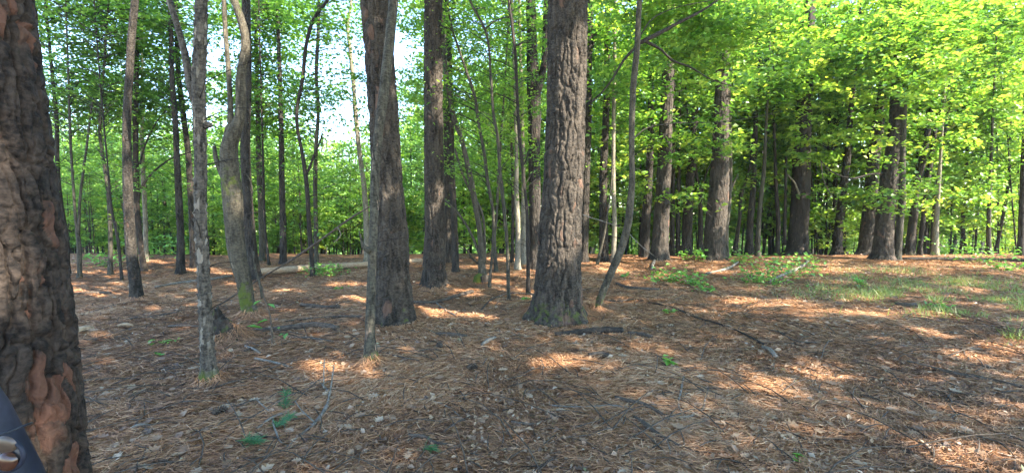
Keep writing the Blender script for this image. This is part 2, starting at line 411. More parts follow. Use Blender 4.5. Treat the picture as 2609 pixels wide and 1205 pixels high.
# ---------------------------------------------------------------- litter (nobody could count it)
def litter_xy(n, d0, d1, power=1.0, lim=1.35):
    d = d0 * (d1 / d0) ** rng.random(n) ** power
    a = rng.uniform(-lim, lim, n)       # x / y
    return a * d, d
def strips(x, y, L, wd, ang, pitch, hue, lift, name, material, bend=0.25):
    n = len(x); z = Hfine(x, y) + lift
    d = np.stack([np.cos(ang) * np.cos(pitch), np.sin(ang) * np.cos(pitch), np.sin(pitch)], 1)
    s = np.stack([-np.sin(ang), np.cos(ang), rng.normal(0, .5, n)], 1); s /= np.linalg.norm(s, axis=1)[:, None]
    P = np.stack([x, y, z], 1); L = L[:, None]; wd = wd[:, None]; b = (rng.normal(0, bend, n))[:, None]
    V = np.empty((n, 6, 3), np.float32); a0 = P - d * L / 2 + s * b * L * .3; a2 = P + d * L / 2 + s * b * L * .3; a1 = P.copy(); a1[:, 2] += 0.004
    V[:, 0] = a0 - s * wd * .4; V[:, 1] = a0 + s * wd * .4; V[:, 2] = a1 - s * wd * .5; V[:, 3] = a1 + s * wd * .5
    V[:, 4] = a2 - s * wd * .3; V[:, 5] = a2 + s * wd * .3
    i = np.arange(n)[:, None] * 6
    f = np.concatenate([i + [0, 1, 3, 2], i + [2, 3, 5, 4]], 1).reshape(-1, 4)
    return np_mesh(name, V.reshape(-1, 3), [f], material, {'hue': ('FACE', np.repeat(hue, 2))})
n = 600000
x, y = litter_xy(n, 1.7, 15, 1.0)
ang = 1.6 * fbm(x * 0.9, y * 0.9, 0, 31, 2) + rng.normal(0, 0.75, n)
hue = np.clip(0.45 + 0.22 * fbm(x * .8, y * .8, 0, 17, 2) + rng.normal(0, 0.26, n), 0, 1)
me = strips(x, y, rng.uniform(.04, .12, n) * (1 + y * .03), 0.0017 + 0.0006 * y, ang, rng.normal(0, .16, n), hue, rng.uniform(0.002, 0.03, n), 'pine_straw', M['needle'])
tag(link('pine_straw', me), 'fallen reddish pine needles strewn over the forest floor', 'pine straw', kind='stuff')
# piled needles round the foot of the two big pines
def pile(cx, cy, r0, r1, n):
    a = rng.uniform(0, 2 * math.pi, n); r = rng.uniform(r0, r1, n)
    x, y = cx + r * np.cos(a), cy + r * np.sin(a)
    ang = a + rng.normal(0, .5, n); pitch = -np.clip((r1 - r) / (r1 - r0), 0, 1) * .7 + rng.normal(0, .12, n)
    return x, y, ang, pitch, np.clip((r1 - r) / (r1 - r0), 0, 1) * 0.10 * rng.random(n)
for (cx, cy, r0, r1, n) in ((main_b[0], main_b[1], .3, .75, 9000), (big_b[0], big_b[1], .22, .6, 6000)):
    x, y, a, p, lf = pile(cx, cy, r0, r1, n)
    me = strips(x, y, rng.uniform(.1, .2, n), np.full(n, .005), a, p, np.clip(rng.normal(.4, .2, n), 0, 1), lf, 'needle_pile', M['needle'])
    o = link('needle_pile', me)
    tag(o, 'pine needles heaped round the foot of the thick central pine' if cx > -.5 and cx == main_b[0] else 'pine needles heaped round the foot of the big pine behind the slim stem', 'needle pile', kind='stuff')

PILE_AT = [(1106, 738, .26, .55, 3500, 'straight medium pine'), (1679, 670, .26, .6, 2500, 'sun-edged pine right of centre'), (1819, 668, .3, .6, 2500, 'broad dark pine'),
           (534, 978, .07, .26, 1500, 'shaggy foreground tree'), (638, 808, .13, .36, 1800, 'crooked mossy tree'), (944, 934, .06, .24, 1300, 'slim mossy stem'), (349, 770, .13, .35, 1500, 'slim reddish pine'), (1520, 799, .07, .3, 1800, 'curved leaning tree')]
for (px_, py_, r0, r1, n, who) in PILE_AT:
    c_ = gp(px_, py_); x, y, a, p, lf = pile(c_[0], c_[1], r0, r1, n)
    tag(link('needle_pile', strips(x, y, rng.uniform(.07, .16, n), np.full(n, .0024 + .0006 * c_[1]), a, p, np.clip(rng.normal(.42, .22, n), 0, 1), lf * .8, 'needle_pile', M['needle'])), 'pine needles gathered round the foot of the ' + who, 'needle pile', kind='stuff')

# dead leaves: curled kites, and lobed oak leaves close to the camera
n = 62000
x, y = litter_xy(n, 1.7, 17, 0.9)
rgt = rng.random(n) < (0.5 + 0.4 * np.clip(x / y + .2, -1, 1)) * np.clip(.55 + 1.0 * fbm(x * 1.1, y * 1.1, 0, 41, 2), .1, 1.2); x, y = x[rgt], y[rgt]; n = len(x)
P = np.stack([x, y, Hfine(x, y) + rng.uniform(.014, .040, n)], 1)
V, f, h = leaf_geo(P, rng.uniform(.015, .046, n) * (1 + y * .045), flat=0.5, droop=0, wid=.28, hue=np.clip(rng.beta(2.2, 2.0, n), 0, 1))
tag(link('dead_leaves', np_mesh('dead_leaves', V, [f], M['deadleaf'], {'hue': ('FACE', h)})), 'small dry tan and grey leaves scattered over the pine straw', 'dead leaves', kind='stuff')
def oak_leaves(x, y, L, r=rng):
    n = len(x); out = [(0, .04), (.16, .10), (.22, .26), (.34, .12), (.46, .36), (.58, .14), (.70, .30), (.80, .12), (1.0, 0.0)]
    m = len(out); ax = np.array([o[0] for o in out]); wd = np.array([o[1] for o in out])
    ph = r.uniform(0, 2 * math.pi, n); tilt = r.normal(0, .35, n); curl = r.uniform(-.2, .5, n)
    V = np.empty((n, m * 3, 3), np.float32)
    for k, sgn in enumerate((-1, 0, 1)):
        lx = (ax - .5)[None] * L[:, None]; ly = sgn * wd[None] * L[:, None]
        lz = curl[:, None] * (np.abs(ly) * 0.9 + (lx ** 2) / L[:, None] * 1.2) + tilt[:, None] * ly
        V[:, k * m:(k + 1) * m, 0] = x[:, None] + lx * np.cos(ph)[:, None] - ly * np.sin(ph)[:, None]
        V[:, k * m:(k + 1) * m, 1] = y[:, None] + lx * np.sin(ph)[:, None] + ly * np.cos(ph)[:, None]
        V[:, k * m:(k + 1) * m, 2] = (Hfine(x, y) + .03)[:, None] + lz
    q = []
    for j in range(m - 1):
        q += [[j, j + m, j + m + 1, j + 1], [j + m, j + 2 * m, j + 2 * m + 1, j + m + 1]]
    i = np.arange(n)[:, None, None] * (3 * m); f = (i + np.array(q)[None]).reshape(-1, 4)
    return V.reshape(-1, 3), f, len(q)
n = 1300; x, y = litter_xy(n, 1.8, 8, .85)
V, f, k = oak_leaves(x, y, rng.uniform(.05, .11, n))
tag(link('oak_leaves', np_mesh('oak_leaves', V, [f], M['deadleaf'], {'hue': ('FACE', np.repeat(np.clip(rng.beta(2.2, 2.2, n), 0, .85), k))})), 'curled lobed oak leaves lying on the pine straw', 'oak leaves', kind='stuff')
# small twigs litter
n = 1900; x, y = litter_xy(n, 1.9, 15, .9); z = Hfine(x, y) + .02
a = rng.uniform(0, math.pi, n); L = rng.uniform(.06, .3, n) * np.where(rng.random(n) < .16, 3.5, 1)
A = np.stack([x, y, z], 1); B = A + np.stack([np.cos(a) * L, np.sin(a) * L, rng.normal(0, .06, n) * L], 1); B[:, 2] = np.maximum(B[:, 2], Hfine(B[:, 0], B[:, 1]) + .01)
V, fs, _ = twigs(A, B, .0065, .003)
tag(link('twig_litter', np_mesh('twig_litter', V, fs, M['stick'])), 'short broken twigs scattered through the pine straw', 'twigs', kind='stuff')

# ================================================================ TRUNKS
def disp_pine(cell_w=0.075, cell_h=0.16, depth=0.022, flare=0.0, seed=1, moss=0.0, mosstop=.5, rough=.45, wdk=1.0, hk=.45):
    def fn(A, T, RR):
        r0 = float(RR.mean()); pu = max(5, int(round(2 * math.pi * r0 / cell_w)))
        ca, sa = np.cos(A) * r0, np.sin(A) * r0
        k = .075 / cell_w
        wz = fbm(ca * 9 * k, sa * 9 * k, T * 5.0 * k, seed + 5, 3)
        wz2 = fbm(ca * 10 * k, sa * 10 * k, T * 6.0 * k, seed + 15, 3)
        u = A / (2 * math.pi) * pu + wz * .36
        f1, f2, cid = worley(u, T / (cell_h * 2.2) + wz2 * .5, pu, seed)
        wd = .30 * wdk + .20 * wdk * noise(ca * 9 * k, sa * 9 * k, T * 5 * k, seed + 4)
        g = np.clip((f2 - f1) / np.maximum(wd, .10), 0, 1); g = np.sqrt(g)
        # thinner cross cracks split the long plates
        e1, e2, c2 = worley(u * 1.5 + 3, T / (cell_h * .7) + wz2 * .6, int(pu * 1.5), seed + 40) if pu % 2 == 0 else worley(u * 2 + 3, T / (cell_h * .7) + wz2 * .6, pu * 2, seed + 40)
        h = np.clip((e2 - e1) / .16, 0, 1)
        q = 1.6 * fbm(ca * 5 * k, sa * 5 * k, T * 20 * k + 2 * cid, seed + 3, 3)
        lay = (np.floor(q * 2) / 2 + .35 * q) * .13
        fine = .10 * fbm(ca * 60, sa * 60, T * 28, seed + 8, 2)
        d = depth * (g - 0.75 + rough * g * (lay + fine + .22 * (cid - .5)) - hk * (1 - h) * g)
        big = 0.04 * fbm(ca * 3, sa * 3, T * .8, seed + 9, 2) * RR
        big = big + RR * np.exp(-np.maximum(T - .5, 0) / .17) * (.16 + .20 * noise(ca * 4 / max(.1, r0), sa * 4 / max(.1, r0), 0, seed + 70))
        mo = moss * np.clip(1.3 - np.maximum(T - .5, 0) / mosstop, 0, 1) + 0 * A
        pl = np.clip(.50 * c2 + .22 * cid + .26 * (.5 + .8 * fbm(ca * 6, sa * 6, T * 3, seed + 19, 2)), 0, 1)
        return RR + d + big, {'plate': pl, 'moss': mo}
    return fn
def disp_furrow(w=0.03, h=0.16, depth=0.006, seed=1, moss=0.0, mosstop=.5, mossall=0.0, shag=0.0, lump=0.04):
    def fn(A, T, RR):
        r0 = float(RR.mean()); pu = max(5, int(round(2 * math.pi * r0 / w)))
        ca, sa = np.cos(A) * r0, np.sin(A) * r0
        wz = fbm(ca * 9, sa * 9, T * 3.0, seed + 5, 2)
        f1, f2, cid = worley(A / (2 * math.pi) * pu + wz * .35, T / h + wz, pu, seed)
        g = np.clip((f2 - f1) / .35, 0, 1)
        fr = np.mod(T / h + cid, 1.0)
        d = depth * (g - .6) + shag * g * fr ** 3 * (cid > .45)
        big = lump * fbm(ca * 8, sa * 8, T * 2.0, seed + 9, 2) * RR
        if moss: big = big + RR * np.exp(-np.maximum(T - .5, 0) / .10) * (.22 + .3 * noise(np.cos(A) * 2, np.sin(A) * 2, 0, seed + 70))
        mo = moss * np.clip(1.3 - np.maximum(T - .5, 0) / mosstop, 0, 1) + mossall * (0.5 + noise(ca * 6, sa * 6, T * 2.5, seed + 2))
        return RR + d + big, {'plate': cid, 'moss': mo}
    return fn

def trace(pts, Y, top=None, flare=1.0, below=0.5, taper=0.55, dy=0.0):
    """image trace (x, y, width) base -> top at depth Y  ->  3-D centre line and radii"""
    P, Rr = [], []
    for a, b, c in pts:
        Yk = Y
        for _ in range(6): p = at(a, b, Yk); Yk = Y + dy * max(0, p[2] - .1)
        P.append(at(a, b, Yk)); Rr.append(c / 2 * pxm(Yk) / math.hypot(1, (a - W / 2) / F))
    d0 = P[0] - P[1]; d0 = d0 / abs(d0[2] + 1e-6) if abs(d0[2]) > 1e-3 else np.array([0, 0, -1.])
    d0 = d0 if d0[2] < 0 else -d0
    P.insert(0, P[0] + d0 * below); Rr.insert(0, Rr[0] * (1 + .25 * (flare - 1)))
    if flare > 1:
        q = P[1] + (P[2] - P[1]) * min(.5, .22 / max(.01, np.linalg.norm(P[2] - P[1])))
        P.insert(2, q); Rr.insert(2, Rr[1] * 0.98); Rr[1] *= flare; Rr[0] = Rr[1] * 1.1
    if top is not None and top > P[-1][2] + .3:
        d = P[-1] - P[-2]; d = d / max(d[2], .2); d[:2] = np.clip(d[:2], -.25, .25)
        hh = top - P[-1][2]; r = Rr[-1]
        for k in (1, 2, 3):
            q = P[-1] + d * hh / 3 * [1, 1, 1]; d = d * [.6, .6, 1]; P.append(q); Rr.append(r * (1 - (1 - taper) * k / 3))
    return np.array(P), np.array(Rr)

def add_tube(name, P, Rr, mat_, parent, nu=12, nv=None, disp=None):
    L = np.linalg.norm(np.diff(P, axis=0), axis=1).sum()
    nv = nv or max(6, int(L / .12))
    V, fs, at_ = tube(P, Rr, nu, nv, disp)
    return link(name, np_mesh(name, V, fs, mat_, {k: ('POINT', a) for k, a in at_.items()}, smooth=True), parent)

CROWN_STATS = [0]
def crown(parent, blobs, per=46, srad=(.35, .75), size=.11, trunkP=None, hue=(.5, .22), mat_='leaf', name='crown', filt=True, tw=True, flat=.5, near=7.0):
    """blobs: (centre, radii, sprays)"""
    cs = np.vstack([ell((c, r), n) for c, r, n in blobs])
    cs = cs[cs[:, 2] > H(cs[:, 0], cs[:, 1]) + .25]
    rad = rng.uniform(*srad, len(cs))
    P = spray_points(cs, rad, per)
    hs = np.repeat(rng.normal(hue[0], hue[1] * .7, len(cs)), per) + rng.normal(0, hue[1] * .6, len(P))
    keep = np.ones(len(P), bool)
    if filt: keep &= gap_keep(P)
    # nothing in this wood hangs in the open space in front of the first trunks
    keep &= ~((P[:, 1] < near) & (np.abs(P[:, 0]) < 1.15 * P[:, 1]) & (P[:, 2] < 1.5 + .5 * P[:, 1]) & (P[:, 1] > 0))
    P, hs = P[keep], np.clip(hs[keep], 0, 1)
    V, f, h = leaf_geo(P, size, flat=flat, hue=hs)
    CROWN_STATS[0] += len(P)
    co = link(name, np_mesh(name, V, [f], M[mat_], {'hue': ('FACE', h)}), parent)
    if tw and trunkP is not None:
        k = (cs[:, 1] > near) | (cs[:, 2] > 1.5 + .5 * cs[:, 1])
        cs2 = cs[k]
        if len(cs2) > 4:
            dxy = np.hypot(cs2[:, 0] - trunkP[:, 0].mean(), cs2[:, 1] - trunkP[:, 1].mean())
            zz = np.clip(cs2[:, 2] - .35 * dxy, trunkP[0, 2] + .5, trunkP[-1, 2])
            A = np.stack([np.interp(zz, trunkP[:, 2], trunkP[:, k_]) for k_ in range(3)], 1)
            ok = (np.linalg.norm(A - cs2, axis=1) < 2.1) & (cs2[:, 2] < trunkP[-1, 2] + .5)
            if ok.sum() > 3:
                V, fs, _ = twigs(A[ok], cs2[ok], .008, .002)
                link('twigs', np_mesh('twigs', V, fs, M['dark']), parent)
    return co

def iblob(px, py, Y, rx, ry, rd, n):
    """ellipsoid given by where it stands at depth Y (its real size follows)"""
    return (at(px, py, Y), (rx * pxm(Y), rd, ry * pxm(Y)), n)

def tree(name, cat, label, pts, mat_, top=9, base=None, Y=None, nu=14, disp=None, flare=1.15, crown_blobs=None, ckw=None, limbs=(), parts_per_m=8, group=None, dy=0, nv=None):
    b = gp(*(base or pts[0][:2])); Y = Y or min(b[1], 17.0)
    P, Rr = trace(pts, Y, top, flare, dy=dy)
    root = empty(name, (P[1][0], P[1][1], float(H(P[1][0], P[1][1]))), label, cat, group)
    L = np.linalg.norm(np.diff(P, axis=0), axis=1).sum()
    add_tube('trunk', P, Rr, M[mat_], root, nu, nv or int(L * parts_per_m) + 6, disp)
    for lm in limbs:
        if isinstance(lm, dict): lp, kw = lm['p'], lm
        else: lp, kw = lm, {}
        d1 = kw.get('dy', 0.0)
        LP = [at(a, bb, Y + d1 * k / max(1, len(lp) - 1)) for k, (a, bb, c) in enumerate(lp)]; LR = [c / 2 * pxm(Y) / math.hypot(1, (a - W / 2) / F) for a, bb, c in lp]
        add_tube('limb', np.array(LP), np.array(LR), M[kw.get('m', mat_)], root, 8, None, disp_furrow(.03, .12, .002, 5, lump=.12))
    if Rr[1] < .16:
        nt2 = int(10 + L * 1.2); zz = rng.uniform(.4, min(P[-1][2], 6.5), nt2); A = np.stack([np.interp(zz, P[:, 2], P[:, k_]) for k_ in range(3)], 1)
        an = rng.uniform(0, 6.28, nt2); ln = rng.uniform(.12, .7, nt2) ; B = A + np.stack([np.cos(an) * ln, np.sin(an) * ln, rng.uniform(-.1, .6, nt2) * ln], 1)
        V, fs, _ = twigs(A, B, .006, .002); link('dead_twigs', np_mesh('dead_twigs', V, fs, M['dark']), root)
    if crown_blobs: crown(root, crown_blobs, trunkP=P, **(ckw or {}))
    return root, P, Rr, Y

# light on particular trunks
mainY = gp(1418, 806)[1]
mainY -= .24
for a in [(1472, 150, mainY, .13), (1462, 235, mainY, .04), (1462, 330, mainY, .045), (1462, 455, mainY, .13), (1452, 590, mainY, .12), (1470, 345, mainY, .03),
          (1118, 235, 8.95, .15), (1120, 300, 8.95, .05), (1382, 500, 11.38, .17), (1376, 660, 11.38, .12), (1379, 300, 11.5, .10), (338, 105, 7.7, .13), (336, 50, 7.7, .1), (336, 470, 7.7, .07), (344, 590, 7.7, .07),
          (335, 310, 7.7, .06), (640, 450, 10.5, .14), (636, 560, 10.5, .1), (30, 470, 1.27, -.13), (10, 130, 1.27, -.13), (60, 600, 1.27, -.13),
          (78, 1060, 1.27, -.13), (60, 1120, 1.27, -.13), (20, 210, 1.27, -.13), (1705, 300, 14, .5), (1705, 450, 14, .2), (1655, 620, 14, .25), (1865, 500, 14, .5), (1565, 400, 13, .6), (1565, 600, 13, .3)]: rgap(*a)

# 1 the near pine at the left edge
Yn = 1.5
root, P, Rr, _ = tree('pine_tree', 'pine tree', 'huge close pine with deeply plated flaking bark cropped by the left edge',
    [(26, 1707, 470), (24, 1205, 445), (-2, 900, 438), (-40, 600, 430), (-76, 300, 422), (-108, 0, 414)], 'pine_near', top=11, Y=Yn, flare=1.0,
    nu=420, nv=1500, disp=disp_pine(.052, .15, .032, seed=3, rough=.5, wdk=.8, hk=.35))
TREES = [('near', P, Rr)]
# 2 big pine behind the slim stem
root, P, Rr, _ = tree('pine_tree', 'pine tree', 'big dark pine left of centre with a reddish flaked patch low on its trunk',
    [(1005, 812, 98), (1005, 760, 92), (1001, 700, 86), (1000, 602, 78), (990, 506, 76), (975, 253, 73), (954, 0, 69)], 'pine', top=16, flare=1.1, nu=150, nv=1000,
    disp=disp_pine(.085, .20, .040, seed=11, moss=.25, mosstop=.5))
# 3 second pine
tree('pine_tree', 'pine tree', 'straight medium pine between the two largest trunks with one sunlit patch high up',
    [(1105, 735, 64), (1106, 690, 57), (1108, 602, 50), (1107, 506, 50), (1104, 253, 46), (1104, 0, 44)], 'pine', top=16, flare=1.1, nu=110, nv=900,
    disp=disp_pine(.075, .14, .036, seed=21, moss=.2))
# 4 main pine
root, P, Rr, _ = tree('pine_tree', 'pine tree', 'thickest pine at the centre with sunlit patches and green lichen at its foot',
    [(1418, 806, 128), (1420, 754, 120), (1424, 660, 111), (1425, 602, 108), (1432, 506, 101), (1441, 303, 98), (1448, 0, 97)], 'pine', top=17, flare=1.1, nu=190, nv=1100,
    disp=disp_pine(.09, .21, .044, seed=31, moss=.36, mosstop=.5))

# 5 shaggy foreground tree
tree('hardwood_tree', 'hardwood tree', 'foreground grey tree with shaggy peeling bark, forked high up, moss at its foot',
    [(534, 978, 44), (529, 905, 38), (524, 804, 36), (519, 703, 34), (511, 556, 34), (511, 405, 32), (508, 303, 34), (506, 228, 36), (511, 101, 33), (513, 0, 30)], 'shaggy', top=7, flare=1.25, nu=64, nv=700,
    disp=disp_furrow(.022, .07, .005, 5, moss=.5, mosstop=.25, shag=.012),
    limbs=[[(500, 265, 22), (488, 228, 22), (470, 131, 20), (450, 61, 19), (428, -10, 18), (400, -120, 14)], {'p': [(520, 325, 16), (531, 318, 20), (538, 322, 12)]}])
# 6 slim stem in front of the big pine
tree('hardwood_tree', 'slim tree', 'slim grey stem with mossy foot growing up against the big pine left of centre',
    [(944, 932, 36), (943, 855, 26), (945, 754, 24), (950, 632, 21), (953, 556, 22), (955, 455, 22), (963, 354, 24), (976, 253, 25), (988, 152, 25), (998, 51, 24), (1003, 0, 24)], 'grey', top=7, flare=1.2, nu=40, nv=500,
    disp=disp_furrow(.02, .09, .003, 7, moss=.5, mosstop=.22, lump=.08), dy=.30,
    limbs=[{'p': [(945, 640, 20), (930, 632, 12), (918, 600, 4), (914, 588, 2)]}])
# 7 reddish slim pine left
tree('pine_tree', 'pine tree', 'slim reddish pine on the left with a bright sunlit band near its top',
    [(349, 768, 36), (345, 720, 34), (339, 678, 33), (329, 556, 30), (324, 405, 26), (324, 283, 23), (329, 202, 22), (334, 111, 22), (344, 0, 21)], 'pine_far', top=9, nu=48, nv=420,
    disp=disp_pine(.05, .07, .006, seed=41), flare=1.1)
# 8 mossy twin leaning tree
tree('hardwood_tree', 'hardwood tree', 'crooked leaning tree with moss on its bark and a forked twisting top',
    [(638, 806, 42), (632, 780, 38), (621, 711, 42), (603, 639, 46), (596, 567, 50), (592, 495, 54), (586, 440, 52), (586, 368, 42), (610, 303, 28), (614, 202, 26), (625, 101, 23), (607, 30, 21), (592, -10, 20)], 'mossy', top=8, flare=1.15, nu=72, nv=520,
    disp=disp_furrow(.03, .11, .006, 8, moss=.26, mosstop=.9, mossall=.42, lump=.10),
    limbs=[[(590, 370, 24), (587, 273, 15), (582, 177, 14), (574, 76, 14), (570, -20, 13)], [(585, 480, 22), (566, 444, 17), (550, 404, 14), (546, 372, 11)],
           {'p': [(575, 345, 12), (584, 322, 14), (592, 318, 16)]}, {'p': [(646, 640, 6), (652, 690, 7), (664, 730, 8), (668, 760, 8)], 'm': 'grey', 'dy': -.1},
           {'p': [(610, 330, 2), (604, 395, 2), (612, 425, 2), (640, 462, 2), (643, 500, 2.5)], 'm': 'grey', 'dy': -.15}])
# 9 pine behind it
tree('pine_tree', 'pine tree', 'reddish pine standing directly behind the crooked mossy tree',
    [(650, 715, 34), (643, 657, 30), (635, 567, 28), (628, 458, 26), (625, 386, 26), (630, 202, 22), (627, 25, 22)], 'pine_far', top=12, nu=48, nv=300, disp=disp_pine(.06, .1, .01, seed=51))
# 10 twin-limbed slim leaner right of the main pine
tree('hardwood_tree', 'slim tree', 'slim curved tree leaning out beside the thickest pine, branches spreading above',
    [(1520, 797, 17), (1528, 765, 19), (1540, 734, 19), (1562, 683, 20), (1583, 632, 19), (1599, 575, 18), (1607, 507, 18), (1611, 454, 16), (1610, 405, 15), (1610, 303, 16), (1615, 202, 16), (1623, 126, 16), (1628, 25, 14), (1632, -20, 13)],
    'mossy', top=9, nu=36, nv=420, flare=1.15, disp=disp_furrow(.02, .08, .003, 9, moss=.3, mosstop=.4, mossall=.12, lump=.1),
    limbs=[{'p': [(1626, 112, 10), (1678, 86, 11), (1734, 56, 9), (1785, 30, 7), (1830, 0, 6), (1900, -60, 5)], 'm': 'dark', 'dy': .4},
           {'p': [(1640, 104, 7), (1652, 110, 8), (1683, 126, 7), (1709, 152, 7), (1759, 172, 5), (1810, 202, 3), (1880, 225, 2)], 'm': 'dark', 'dy': .6},
           {'p': [(1622, 117, 7), (1587, 157, 6), (1557, 207, 5), (1527, 243, 5), (1491, 273, 5)], 'm': 'dark', 'dy': -.1},
           {'p': [(1632, 90, 4), (1660, 50, 3), (1700, 28, 3), (1820, 0, 2)], 'm': 'dark', 'dy': .3},
           {'p': [(1608, 360, 4), (1645, 328, 3), (1700, 316, 3), (1850, 310, 2), (1990, 285, 2)], 'm': 'dark', 'dy': 1.2}],
    crown_blobs=[iblob(1760, 60, 8.2, 150, 90, .9, 55), iblob(1900, 130, 8.6, 150, 90, 1.0, 60), iblob(1630, -30, 7.6, 120, 60, 1.0, 25), iblob(1600, 200, 8.4, 70, 50, .5, 8)],
    ckw=dict(size=.095, hue=(.5, .2), srad=(.3, .55), near=6.6, per=60, tw=False))

# the forked trunk left of the main pine
tree('pine_tree', 'pine tree', 'forked trunk just left of the thickest pine, sunlit at mid height',
    [(1361, 688, 28), (1362, 620, 27), (1363, 530, 30), (1361, 350, 30), (1362, 303, 33), (1360, 225, 34), (1356, 150, 27), (1355, 101, 25), (1352, 0, 24)], 'pine_far', top=13, nu=56, nv=400, disp=disp_pine(.06, .09, .012, seed=61),
    limbs=[[(1366, 250, 18), (1378, 200, 18), (1386, 160, 17), (1390, 76, 17), (1393, 0, 17), (1396, -60, 16)]])
tree('pine_tree', 'pine tree', 'dark pine half hidden behind the right side of the thickest trunk',
    [(1488, 668, 20), (1490, 561, 22), (1491, 506, 21), (1498, 303, 20), (1499, 152, 19), (1502, 60, 17), (1504, 0, 16)], 'pine_far', top=13, nu=40, nv=260, disp=disp_pine(.05, .09, .01, seed=71),
    limbs=[{'p': [(1499, 150, 11), (1512, 100, 12), (1530, 55, 11), (1545, 30, 10), (1556, -20, 9)]}])

